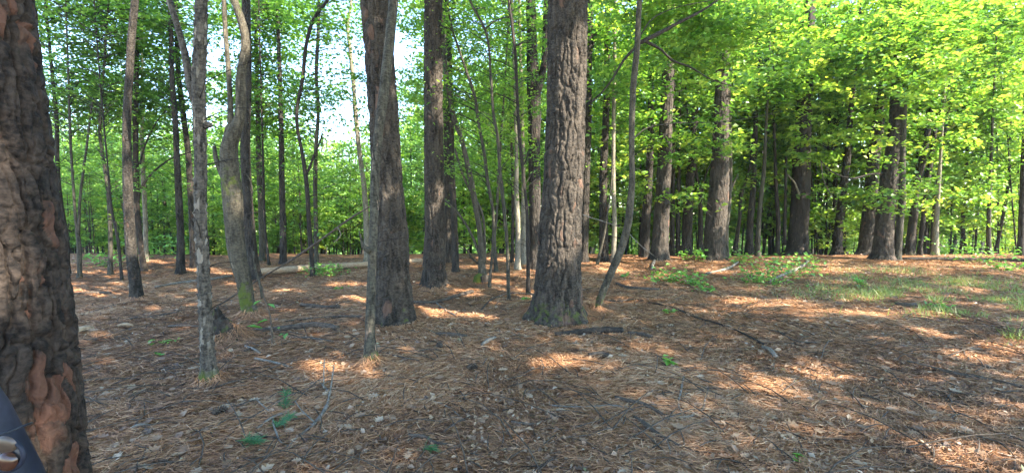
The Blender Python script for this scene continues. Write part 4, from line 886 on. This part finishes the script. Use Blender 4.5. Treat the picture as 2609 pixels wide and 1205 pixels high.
# cut pine sprigs lying in the foreground
def sprig(label, px, py, px2, py2, n=140):
    a, c = gp(px, py), gp(px2, py2); a[2] += .03; c[2] += .05; root = empty('pine_sprig', a, label, 'pine sprig', 'green pine sprigs fallen on the floor')
    t = rng.random(n); P0 = a + (c - a) * t[:, None]; d = (c - a) / np.linalg.norm(c - a)
    dr = d[None] * .7 + rng.normal(0, .5, (n, 3)); dr[:, 2] = np.abs(dr[:, 2]) * .5; dr /= np.linalg.norm(dr, axis=1)[:, None]
    V, fs, _ = twigs(P0, P0 + dr * rng.uniform(.04, .08, n)[:, None], .0018, .0012)
    o = link('needles', np_mesh('needles', V, fs, M['bluegreen'], {'hue': ('FACE', np.repeat(rng.random(n), 9))}), root)
    V, fs, _ = twigs(a[None], c[None], .004, .002); link('twig', np_mesh('twig', V, fs, M['stick']), root)
sprig('blue-green pine sprig upright on the forked twig, uppermost of the sprigs', 726, 1052, 731, 1016)
sprig('blue-green pine sprig in the middle of the fallen forked twig', 700, 1100, 738, 1080)
sprig('blue-green pine sprig left of the fallen forked twig', 622, 1132, 656, 1146)
sprig('dark green sprig below the forked stick at the bottom centre', 1072, 1152, 1102, 1166, 60)

# grass on the right
n = 16000
gx_, gy_ = [], []
for (px, py, wx, dy_, m) in ((2400, 770, 180, 22, 6500), (2540, 745, 120, 30, 3500), (2300, 712, 150, 16, 2200), (2120, 700, 60, 10, 1000), (2560, 860, 60, 16, 900), (2480, 845, 80, 6, 500), (2200, 745, 90, 14, 1000), (2580, 800, 60, 12, 800), (2030, 695, 40, 10, 300), (2240, 690, 120, 8, 700), (2420, 720, 160, 12, 800), (2420, 800, 120, 10, 900)):
    c = gp(px, py); e = gp(px + wx, py); dn = abs(gp(px, py - dy_)[1] - gp(px, py + dy_)[1]) / 2
    gx_.append(rng.normal(c[0], abs(e[0] - c[0]) * .8, m)); gy_.append(rng.normal(c[1], dn * .8, m))
gx_, gy_ = np.concatenate(gx_), np.concatenate(gy_); k = (fbm(gx_ * 2.2, gy_ * 2.2, 0, 91, 3) > .05) & (rng.random(len(gx_)) < .8); gx_, gy_ = gx_[k], gy_[k]; n = len(gx_)
A = np.stack([gx_, gy_, Hfine(gx_, gy_) - .01], 1); hh = rng.uniform(.05, .17, n)
B = A + np.stack([rng.normal(0, .5, n) * hh, rng.normal(0, .5, n) * hh, hh], 1)
s = np.stack([rng.normal(0, 1, n), rng.normal(0, 1, n), np.zeros(n)], 1); s /= np.linalg.norm(s, axis=1)[:, None]; s *= .0065
V = np.stack([A - s, A + s, B], 1).reshape(-1, 3); f = (np.arange(n)[:, None] * 3 + [0, 1, 2])
tag(link('grass', np_mesh('grass', V, [f], M['grass'], {'hue': ('FACE', rng.random(n))})), 'sparse patches of short green grass on the right side of the floor', 'grass', kind='stuff')

# ================================================================ FALLEN WOOD
def stick(name, cat, label, pts, m='stick', group=None, lift=0.0, sides=8, twig=()):
    G = [gp(a, b) for a, b, c in pts]; Rr = [max(.005, c * .62 * pxm(g[1])) for g, (a, b, c) in zip(G, pts)]
    P = np.array([[g[0], g[1], float(Hfine(g[0], g[1])) + r * .8 + .016 + lift] for g, r in zip(G, Rr)])
    if len(P) == 2: P = np.array([P[0], (P[0] + P[1]) / 2 + [0, 0, .008], P[1]]); Rr = [Rr[0], (Rr[0] + Rr[1]) / 2, Rr[1]]
    root = empty(name, P[0], label, cat, group) if twig else None
    L = np.linalg.norm(np.diff(P, axis=0), axis=1).sum()
    V, fs, a_ = tube(P, np.array(Rr), sides, max(8, int(L / .03)), disp_furrow(.012, .05, max(.001, Rr[0] * .15), int(pts[0][0]) % 97, lump=.25))
    me = np_mesh(name, V, fs, M[m], {k_: ('POINT', q) for k_, q in a_.items()}, smooth=True)
    if not twig:
        o = bpy.data.objects.new(name, me); COL.objects.link(o)
        me.vertices.foreach_set('co', (V - P[0]).astype(np.float32).ravel()); o.location = [float(q) for q in P[0]]
        return tag(o, label, cat, group)
    link('branch', me, root)
    for tpts in twig:
        TP = np.array([[*gp(a, b)[:2], float(H(*gp(a, b)[:2])) + .03 + e] for a, b, c, e in tpts]); TR = [max(.003, c / 2 * pxm(t_[1])) for t_, (a, b, c, e) in zip(TP, tpts)]
        V, fs, a_ = tube(TP, np.array(TR), 6, 14, None); link('side_twig', np_mesh('side_twig', V, fs, M[m], smooth=True), root)
    return root
S = [
 ('log', 'log', 'dark wet short log lying in front of the thickest pine', [(1413, 860, 10), (1470, 856, 12), (1530, 852, 12), (1586, 848, 11)], 'dark'),
 ('stick', 'stick', 'crumbling short dark stick just right of the dark wet log', [(1600, 851, 6), (1632, 858, 8), (1660, 866, 7)], 'stick'),
 ('fallen_branch', 'fallen branch', 'long thin dark branch curving across the floor right of centre', [(1540, 771, 4), (1580, 771, 5), (1616, 767, 4), (1660, 776, 4), (1709, 788, 4), (1775, 814, 4), (1861, 841, 4), (1947, 886, 5)], 'dark'),
 ('stick', 'stick', 'grey broken stub at the right end of the long curving branch', [(1943, 892, 9), (1960, 902, 10), (1976, 917, 10)], 'palestick'),
 ('stick', 'stick', 'short rotten stick on the straw below the dark wet log', [(1500, 914, 7), (1530, 911, 9), (1560, 918, 7)], 'stick'),
 ('stick', 'stick', 'thick knobbly stick, upper of the pair at lower right of centre', [(1568, 1014, 7), (1600, 1026, 9), (1633, 1036, 11), (1665, 1050, 11), (1694, 1064, 8)], 'stick'),
 ('stick', 'stick', 'thick knobbly stick, lower of the pair at lower right of centre', [(1616, 1064, 7), (1640, 1085, 10), (1669, 1108, 10), (1720, 1132, 8), (1792, 1160, 6)], 'stick'),
 ('stick', 'stick', 'long pale arched twig left of the pair of knobbly sticks', [(1400, 1033, 4), (1450, 1036, 5), (1507, 1038, 5), (1560, 1036, 5), (1600, 1044, 4), (1628, 1062, 4)], 'palestick'),
 ('stick', 'stick', 'pale bent twig running right from the upper knobbly stick', [(1694, 1065, 5), (1740, 1064, 5), (1785, 1050, 6), (1797, 1020, 5), (1804, 990, 4)], 'palestick'),
 ('stick', 'stick', 'pale hooked twig just left of the bent twig', [(1745, 1058, 5), (1732, 1045, 5), (1734, 1010, 4), (1742, 966, 4)], 'palestick'),
 ('stick', 'stick', 'pale forked twig near the bottom edge right of centre', [(1390, 1140, 4), (1430, 1126, 5), (1480, 1122, 5), (1530, 1120, 5)], 'palestick'),
 ('stick', 'stick', 'thin dark twig trailing right of the small green seedling', [(1668, 904, 3), (1730, 940, 4), (1790, 970, 4), (1850, 985, 3), (1926, 998, 3)], 'stick'),
 ('stick', 'stick', 'thin upright-running twig at the bottom right of centre', [(1704, 1188, 4), (1708, 1160, 4), (1700, 1130, 4), (1686, 1106, 3)], 'palestick'),
 ('stick', 'stick', 'short dark stick by the bottom centre leaves', [(1304, 1080, 6), (1340, 1088, 7), (1372, 1088, 6)], 'stick'),
 ('stick', 'stick', 'thick short stick with a stub left of the big pine', [(768, 782, 8), (800, 786, 9), (840, 789, 9), (866, 789, 9)], 'stick'),
 ('stick', 'stick', 'long thin straight stick ending at the slim mossy stem', [(716, 826, 4), (800, 817, 5), (870, 811, 5), (931, 810, 5)], 'stick'),
 ('log', 'log', 'thicker mottled branch log left of the slim mossy stem', [(634, 846, 10), (700, 842, 10), (740, 840, 11), (800, 838, 13), (862, 845, 10)], 'stick'),
 ('stick', 'stick', 'thin dark twig below the mottled branch log', [(734, 862, 4), (790, 868, 5), (850, 876, 4)], 'stick'),
 ('stick', 'stick', 'grey peeled stick between the shaggy tree and the slim mossy stem', [(648, 918, 5), (690, 925, 6), (736, 940, 5)], 'palestick'),
 ('stick', 'stick', 'short pale stick right of the shaggy tree', [(625, 887, 4), (662, 905, 5)], 'palestick'),
 ('fallen_branch', 'fallen branch', 'dark raised branch on the floor between the big pine and the medium pine', [(1052, 776, 7), (1090, 774, 8), (1118, 772, 8), (1160, 760, 8), (1203, 747, 8)], 'stick'),
 ('stick', 'stick', 'thin pale twig crossing under the dark raised branch', [(1112, 773, 3), (1130, 790, 3), (1160, 806, 4)], 'palestick'),
 ('stick', 'stick', 'thin dark stick right of the slim stem mossy foot', [(961, 906, 4), (1010, 913, 5), (1068, 920, 4)], 'stick'),
 ('stick', 'stick', 'faint long twig above the pine cones', [(1000, 898, 3), (1050, 898, 4), (1095, 892, 3)], 'stick'),
 ('stick', 'stick', 'arched thin twig left of the thickest pine', [(1226, 798, 4), (1245, 776, 4), (1262, 761, 4), (1300, 751, 4), (1362, 754, 4)], 'stick'),
 ('stick', 'stick', 'rotten stick with pale break left of the thickest pine foot', [(1112, 852, 6), (1150, 858, 9), (1190, 858, 8)], 'stick'),
 ('stick', 'stick', 'short grey stick just right of the rotten one', [(1228, 888, 6), (1245, 876, 8), (1262, 866, 6)], 'palestick'),
 ('stick', 'stick', 'dark stick at the bottom centre beside the green sprig', [(1040, 1124, 7), (1080, 1128, 8), (1110, 1140, 8), (1150, 1146, 7), (1186, 1158, 6)], 'stick'),
 ('stick', 'stick', 'short stick pointing down from the bottom centre stick', [(1158, 1154, 5), (1164, 1180, 5), (1176, 1204, 5)], 'stick'),
 ('stick', 'stick', 'thin curved pale twig in the lower middle', [(1057, 1022, 4), (1110, 1030, 4), (1148, 1044, 4), (1180, 1075, 3)], 'palestick'),
 ('stick', 'stick', 'thin straight twig right of the curved pale twig', [(1138, 1017, 3), (1190, 1010, 4), (1236, 1001, 3)], 'stick'),
 ('stick', 'stick', 'thin twig at the left edge of the bottom pine sprigs', [(250, 1176, 4), (310, 1178, 5), (382, 1171, 4)], 'stick'),
 ('stick', 'stick', 'dark stick lower left pointing at the forked twig', [(590, 1050, 8), (615, 1044, 9), (640, 1032, 8), (672, 1022, 5)], 'stick'),
 ('stick', 'stick', 'pale bark strip on the lower left straw', [(324, 1108, 4), (350, 1097, 7), (390, 1092, 5)], 'palestick'),
 ('stick', 'stick', 'long thin stick between the huge left pine and the shaggy foot', [(203, 978, 4), (250, 976, 5), (304, 971, 5), (370, 966, 4), (431, 964, 4), (500, 978, 4)], 'stick'),
 ('stick', 'stick', 'thin branch on the left floor above the pale chips', [(324, 824, 4), (380, 812, 5), (456, 800, 4)], 'stick'),
 ('stick', 'stick', 'long pale pole lying behind the shaggy tree', [(395, 736, 4), (480, 722, 6), (540, 716, 6), (590, 706, 5)], 'palestick'),
 ('stick', 'stick', 'dark thin branch near the huge left pine at mid height', [(183, 755, 4), (230, 752, 5), (284, 750, 4)], 'stick'),
 ('stick', 'stick', 'short dark stick touching the left of the shaggy tree', [(431, 834, 5), (470, 837, 6), (507, 838, 5)], 'stick'),
 ('fallen_branch', 'fallen branch', 'long dark stick running to the right edge of the floor', [(2311, 924, 5), (2370, 938, 7), (2442, 959, 8), (2520, 975, 6), (2606, 986, 5)], 'stick'),
 ('stick', 'stick', 'short twig below the long stick at the right', [(2402, 967, 4), (2425, 985, 5), (2450, 997, 4)], 'stick'),
 ('stick', 'stick', 'thin curved twig on the right floor beside the grey stub', [(1976, 843, 4), (2005, 862, 4), (2032, 876, 5), (2090, 881, 4)], 'stick'),
 ('stick', 'stick', 'short thin stick on the open straw at lower right', [(2208, 973, 4), (2240, 976, 4), (2272, 979, 4)], 'stick'),
 ('stick', 'stick', 'small grey twig right of the bright straw patch', [(2062, 988, 3), (2085, 998, 4), (2110, 1004, 4)], 'palestick'),
 ('stick', 'stick', 'chunky dark piece of wood at the front of the grass', [(2280, 780, 7), (2310, 784, 9), (2332, 783, 7)], 'stick'),
 ('stick', 'stick', 'thin twig at the lower right corner', [(2255, 1120, 4), (2300, 1140, 4), (2350, 1170, 4)], 'stick'),
 ('fallen_branch', 'fallen branch', 'dark fallen branch in front of the spreading green shrub', [(1570, 728, 4), (1600, 736, 7), (1640, 742, 7), (1680, 740, 4)], 'stick'),
 ('fallen_branch', 'fallen branch', 'grey branch leaning through the largest dense shrub', [(1960, 722, 5), (1995, 705, 6), (2030, 692, 7), (2060, 668, 5)], 'palestick'),
 ('fallen_branch', 'fallen branch', 'branch pair lying behind the spreading green shrub', [(1800, 700, 4), (1850, 690, 6), (1880, 672, 5)], 'palestick'),
 ('log', 'log', 'long dark strip added for shade along the far right edge of the clearing', [(2300, 662, 5), (2400, 664, 7), (2500, 664, 7), (2640, 668, 7)], 'stick'),  # dark tube laid where the far ground edge is only in shade
 ('stick', 'stick', 'pale broken branch at the foot of the sun-edged pine', [(1660, 690, 4), (1665, 675, 7), (1672, 660, 6)], 'palestick'),
 ('stick', 'stick', 'flat pale wood chip on the left floor', [(192, 856, 9), (215, 850, 12), (238, 846, 8)], 'wood'),
 ('stick', 'stick', 'pale bark chip right of the flat wood chip', [(300, 838, 5), (320, 836, 9), (340, 834, 5)], 'wood'),
]
for (nm, cat, lab, pts, m_) in S: stick(nm, cat, lab, pts, m_)
stick('fallen_branch', 'fallen branch', 'pale forked dead twig with upright side shoots in the lower left foreground', [(728, 1154, 6), (760, 1122, 6), (799, 1083, 8), (830, 1045, 7), (839, 1022, 6), (812, 975, 4)], 'palestick',
      twig=[[(839, 1022, 5, 0), (846, 1005, 4, .08), (852, 985, 3, .16)], [(825, 1000, 4, 0), (826, 985, 3, .1), (828, 975, 3, .18)], [(799, 1083, 4, 0), (768, 1060, 3, .02), (752, 1040, 3, .03)]])
stick('fallen_branch', 'fallen branch', 'pale crooked twig bearing the blue-green pine sprigs', [(655, 1102, 4), (694, 1076, 6), (733, 1056, 5), (758, 1018, 4)], 'palestick',
      twig=[[(694, 1076, 5, 0), (704, 1115, 5, .01), (720, 1140, 4, 0), (735, 1146, 3, 0)], [(700, 1070, 4, 0), (668, 1050, 3, .03), (652, 1030, 3, .02)]])

# the fallen peeled log at the back left
a, c = gp(655, 704), gp(1075, 672)
a[2] += .10; c[2] += .10
P_ = np.array([a, a + (c - a) * .35 + [0, 0, .02], a + (c - a) * .7, c]); root = empty('fallen_log', a, 'long pale peeled log lying behind the trunks, its left end in full sun', 'log')
V, fs, a_ = tube(P_, np.array([.085, .075, .065, .055]), 18, 90, disp_furrow(.05, .3, .004, 44, lump=.05))
link('log_body', np_mesh('log_body', V, fs, M['wood'], {k_: ('POINT', q) for k_, q in a_.items()}, smooth=True), root)
# long thin branch leaning from the floor up to the slim stem
b = gp(546, 786); P_ = np.array([b, at(608, 745, 6.9), at(664, 709, 6.8), at(740, 664, 6.6), at(830, 602, 6.2), at(900, 552, 5.9), at(945, 525, 5.7)])
root = empty('leaning_branch', b, 'long thin bare branch leaning from the floor up to the slim mossy stem', 'dead branch')
V, fs, a_ = tube(P_, np.array([.008, .011, .015, .016, .014, .012, .009]), 8, 120, disp_furrow(.02, .06, .002, 12, lump=.2))
link('branch', np_mesh('branch', V, fs, M['stick'], {k_: ('POINT', q) for k_, q in a_.items()}, smooth=True), root)
P2 = np.array([at(860, 578, 6.05), at(868, 600, 6.0), at(850, 618, 6.0)]); V, fs, a_ = tube(P2, np.array([.006, .005, .003]), 6, 12)
link('side_twig', np_mesh('side_twig', V, fs, M['palestick'], smooth=True), root)
# bright dead twigs by the main pine
for lab, pp, Yq in (('pale dead twig jutting right from the thickest pine', [(1478, 545), (1500, 553), (1540, 565), (1590, 583)], 6.6), ('pale dead twig hanging between the curved tree and the sun-edged pine', [(1604, 597), (1625, 618), (1650, 640), (1668, 652)], 9.5)):
    P_ = np.array([at(x_, y_, Yq) for x_, y_ in pp]); root = empty('dead_twig', P_[0], lab, 'dead twig')
    V, fs, a_ = tube(P_, np.array([.009, .008, .006, .003]), 6, 30, disp_furrow(.02, .06, .002, 12, lump=.3))
    link('twig', np_mesh('twig', V, fs, M['palestick'], {k_: ('POINT', q) for k_, q in a_.items()}, smooth=True), root)

# stump beside the shaggy tree
b = gp(566, 862); root = empty('stump', b, 'dark broken leaning stump heaped with straw right of the shaggy tree', 'stump')
def disp_stump(A, T, RR):
    r_, at_ = disp_furrow(.03, .15, .02, 66, moss=.3, mosstop=.3, lump=.2)(A, T, RR); return r_, at_
P_ = np.array([b + [.12, 0, -.1], b + [.02, 0, .08], at(548, 812, b[1]), at(541, 790, b[1])])
V, fs, a_ = tube(P_, np.array([.17, .12, .075, .05]), 40, 70, disp_stump)
k = (P_[-1][2] - V[:, 2]) < .06
V[k, 2] += .05 * noise(V[k, 0] * 40, V[k, 1] * 40, 0, 8)
link('wood', np_mesh('wood', V, fs, M['dark'], {k_: ('POINT', q) for k_, q in a_.items()}, smooth=True), root)
x, y, a, p, lf = pile(b[0] + .12, b[1], .05, .42, 2600)
link('needle_heap', strips(x, y, rng.uniform(.1, .18, 2600), np.full(2600, .004), a, p, np.clip(rng.normal(.38, .2, 2600), 0, 1), lf * 1.6, 'needle_heap', M['needle']), root)
# cut mossy stub by the leaning slim tree
b = gp(1236, 722); root = empty('stump', b, 'little dark cut stub with a mossy green flank by the leaning slim tree', 'stump')
P_ = np.array([b - [0, 0, .08], b + [0, 0, .02], b + [-.03, 0, .17]]); V, fs, a_ = tube(P_, np.array([.13, .10, .075]), 24, 22, disp_furrow(.03, .1, .008, 67, moss=.2, lump=.2))
link('wood', np_mesh('wood', V, fs, M['dark'], {k_: ('POINT', q) for k_, q in a_.items()}, smooth=True), root)
P_ = np.array([b + [-.14, .02, -.05], b + [-.13, .02, .12], b + [-.10, .02, .2]]); V, fs, a_ = tube(P_, np.array([.10, .08, .03]), 20, 16, disp_furrow(.03, .1, .006, 68, moss=1.0, mosstop=3, lump=.2))
link('moss_cushion', np_mesh('moss_cushion', V, fs, M['mossy'], {k_: ('POINT', q) for k_, q in a_.items()}, smooth=True), root)

# pine cones
def cone_mesh():
    parts = []; nsc = 60
    V, fs, _ = tube(np.array([[-.035, 0, .02], [0, 0, .024], [.035, 0, .02]]), np.array([.010, .014, .006]), 8, 6); parts.append((V, fs, {}))
    for k in range(nsc):
        t = k / nsc; a = k * 2.399; xx = -.038 + .076 * t; r = .026 * math.sin(math.pi * (0.15 + .8 * (1 - t))) + .005
        d = np.array([.35, math.cos(a), math.sin(a)]); d /= np.linalg.norm(d); o = np.array([xx, 0, .024]); s = np.cross(d, [1, 0, 0]); s /= np.linalg.norm(s); nn = np.cross(d, s)
        w_ = .008 * (1 - .4 * t)
        V = np.array([o + d * .006 - s * w_ * .4, o + d * .006 + s * w_ * .4, o + d * r + s * w_, o + d * (r + .004), o + d * r - s * w_, o + d * r * .9 + nn * .004])
        parts.append((V, [np.array([[0, 1, 5], [1, 2, 5], [2, 3, 5], [3, 4, 5], [4, 0, 5]]), np.array([[0, 4, 2, 1]])], {}))
    return merge(parts)[:2]
CV, CF = cone_mesh(); cme = np_mesh('pine_cone', CV, CF, M['stick'])
for lab, px, py, rz in (('pine cone on the straw beside a pale oak leaf', 1200, 948, .6), ('pine cone above and left of the one beside the oak leaf', 1121, 888, 2.0), ('dark cone half sunk in the straw at lower left', 556, 1062, 1.1)):
    g = gp(px, py); o = bpy.data.objects.new('pine_cone', cme); COL.objects.link(o); o.location = (g[0], g[1], float(Hfine(g[0], g[1])) + .012); o.rotation_euler = (0, .2, rz); o.scale = (1.25,) * 3
    tag(o, lab, 'pine cone', 'pine cones on the floor')

# ================================================================ HAZE
hm, ht, ho = mat('haze_air'); pv = N(ht, 'ShaderNodeVolumePrincipled'); pv.inputs['Color'].default_value = (.82, .92, .9, 1); pv.inputs['Density'].default_value = HAZE; pv.inputs['Anisotropy'].default_value = .3
ht.links.new(pv.outputs[0], ho.inputs['Volume'])
if HAZE > 0:
    hv = np.array([[x_, y_, z_] for x_ in (-120, 120) for y_ in (-12, 130) for z_ in (-12, 34)], float)
    hf = np.array([[0, 1, 3, 2], [4, 6, 7, 5], [0, 4, 5, 1], [2, 3, 7, 6], [0, 2, 6, 4], [1, 5, 7, 3]])
    tag(link('haze', np_mesh('haze', hv, [hf], hm)), 'faint bright haze hanging in the far wood', 'haze', kind='stuff')
# ================================================================ DARK HOUSING AT THE LOWER LEFT
def principled(name, col, rough, metal=0.0, spec=.5):
    m, t, o = mat(name); b = N(t, 'ShaderNodeBsdfPrincipled'); tc = N(t, 'ShaderNodeTexCoord'); n_ = N(t, 'ShaderNodeTexNoise', i_Scale=60.0, i_Detail=4.0)
    t.links.new(tc.outputs['Object'], n_.inputs[0]); c = ramp(t, n_.outputs[0], [(0.3, tuple(v_ * .75 for v_ in col)), (.7, tuple(min(1, v_ * 1.25) for v_ in col))])
    t.links.new(c.outputs[0], b.inputs['Base Color']); b.inputs['Roughness'].default_value = rough; b.inputs['Metallic'].default_value = metal; b.inputs['Specular IOR Level'].default_value = spec
    t.links.new(b.outputs[0], o.inputs[0]); return m
M['housing'] = principled('navy_plastic', (.010, .013, .024), .6, spec=.25)
M['rubber'] = principled('black_rubber', (.012, .014, .02), .45)
M['lens'] = principled('amber_lens', (.05, .022, .014), .2)
M['cream'] = principled('cream_button', (.05, .035, .025), .35)
Yc = 0.95
c0 = at(20, 1240, Yc); root = empty('trail_camera', c0, 'smooth dark navy housing with round recessed lens strapped low on the huge left pine', 'trail camera')
prof = [(-85, 900, 20), (-66, 965, 62), (-55, 1040, 110), (-44, 1100, 134), (-34, 1160, 160), (-22, 1230, 190), (-10, 1320, 220)]
P_ = np.array([at(a_, b_, Yc + .10) for a_, b_, c_ in prof]); rr_ = np.array([c_ / 2 * pxm(Yc) * 1.12 for a_, b_, c_ in prof])
V, fs, _ = tube(P_, rr_, 40, 60); link('body', np_mesh('body', V, fs, M['housing'], smooth=True), root)
def ring(cx, cy, Y, R_, r_, m, nm, sx=1.0, sy=1.0):
    c = at(cx, cy, Y); n = 48; parts = []
    a = np.linspace(0, 2 * math.pi, n, endpoint=False); b_ = np.linspace(0, 2 * math.pi, 10, endpoint=False); A_, B_ = np.meshgrid(a, b_, indexing='ij')
    V = np.stack([c[0] + (R_ + r_ * np.cos(B_)) * np.cos(A_) * sx, c[1] - r_ * np.sin(B_), c[2] + (R_ + r_ * np.cos(B_)) * np.sin(A_) * sy], -1).reshape(-1, 3)
    i = np.arange(n)[:, None] * 10; j = np.arange(10)[None]; i2 = ((np.arange(n) + 1) % n)[:, None] * 10; j2 = (j + 1) % 10
    return link(nm, np_mesh(nm, V, [np.stack([i + j, i + j2, i2 + j2, i2 + j], -1).reshape(-1, 4)], m, smooth=True), root)
def dome(cx, cy, Y, R_, dep, m, nm, sx=1.0):
    c = at(cx, cy, Y); a = np.linspace(0, 2 * math.pi, 32, endpoint=False); q = np.linspace(0, 1, 8); V = [[c[0], c[1] - dep, c[2]]]
    for t_ in q[1:]:
        for aa in a: V.append([c[0] + R_ * t_ * math.cos(aa) * sx, c[1] - dep * math.sqrt(max(0, 1 - t_ * t_)), c[2] + R_ * t_ * math.sin(aa)])
    tri = np.array([[0, 1 + k, 1 + (k + 1) % 32] for k in range(32)]); qd = np.array([[1 + l * 32 + k, 1 + (l + 1) * 32 + k, 1 + (l + 1) * 32 + (k + 1) % 32, 1 + l * 32 + (k + 1) % 32] for l in range(6) for k in range(32)])
    return link(nm, np_mesh(nm, np.array(V), [qd, tri], m, smooth=True), root)
pm = pxm(Yc)
ring(12, 1158, Yc - .035, 48 * pm, 6 * pm, M['housing'], 'lens_ring', 1.0, .85)
dome(12, 1160, Yc - .028, 46 * pm, .010, M['rubber'], 'recess')
dome(20, 1174, Yc - .038, 26 * pm, .012, M['lens'], 'lens')
dome(12, 1132, Yc - .038, 22 * pm, .006, M['cream'], 'sensor_window', 1.4)
# strap seam round the housing
sP = []
for t_ in np.linspace(-.2, 1.25, 40):
    sP.append(at(-75 + 125 * t_, 1118 - 30 * t_ + 6 * math.sin(t_ * 3), Yc + .10 - .112 * math.sqrt(max(0, 1 - (t_ - .25) ** 2 * .9))))
V, fs, _ = tube(np.array(sP), np.full(40, 3.2 * pm), 8, 60); link('strap', np_mesh('strap', V, fs, M['rubber'], smooth=True), root)
print('leaves on traced trees', CROWN_STATS[0])
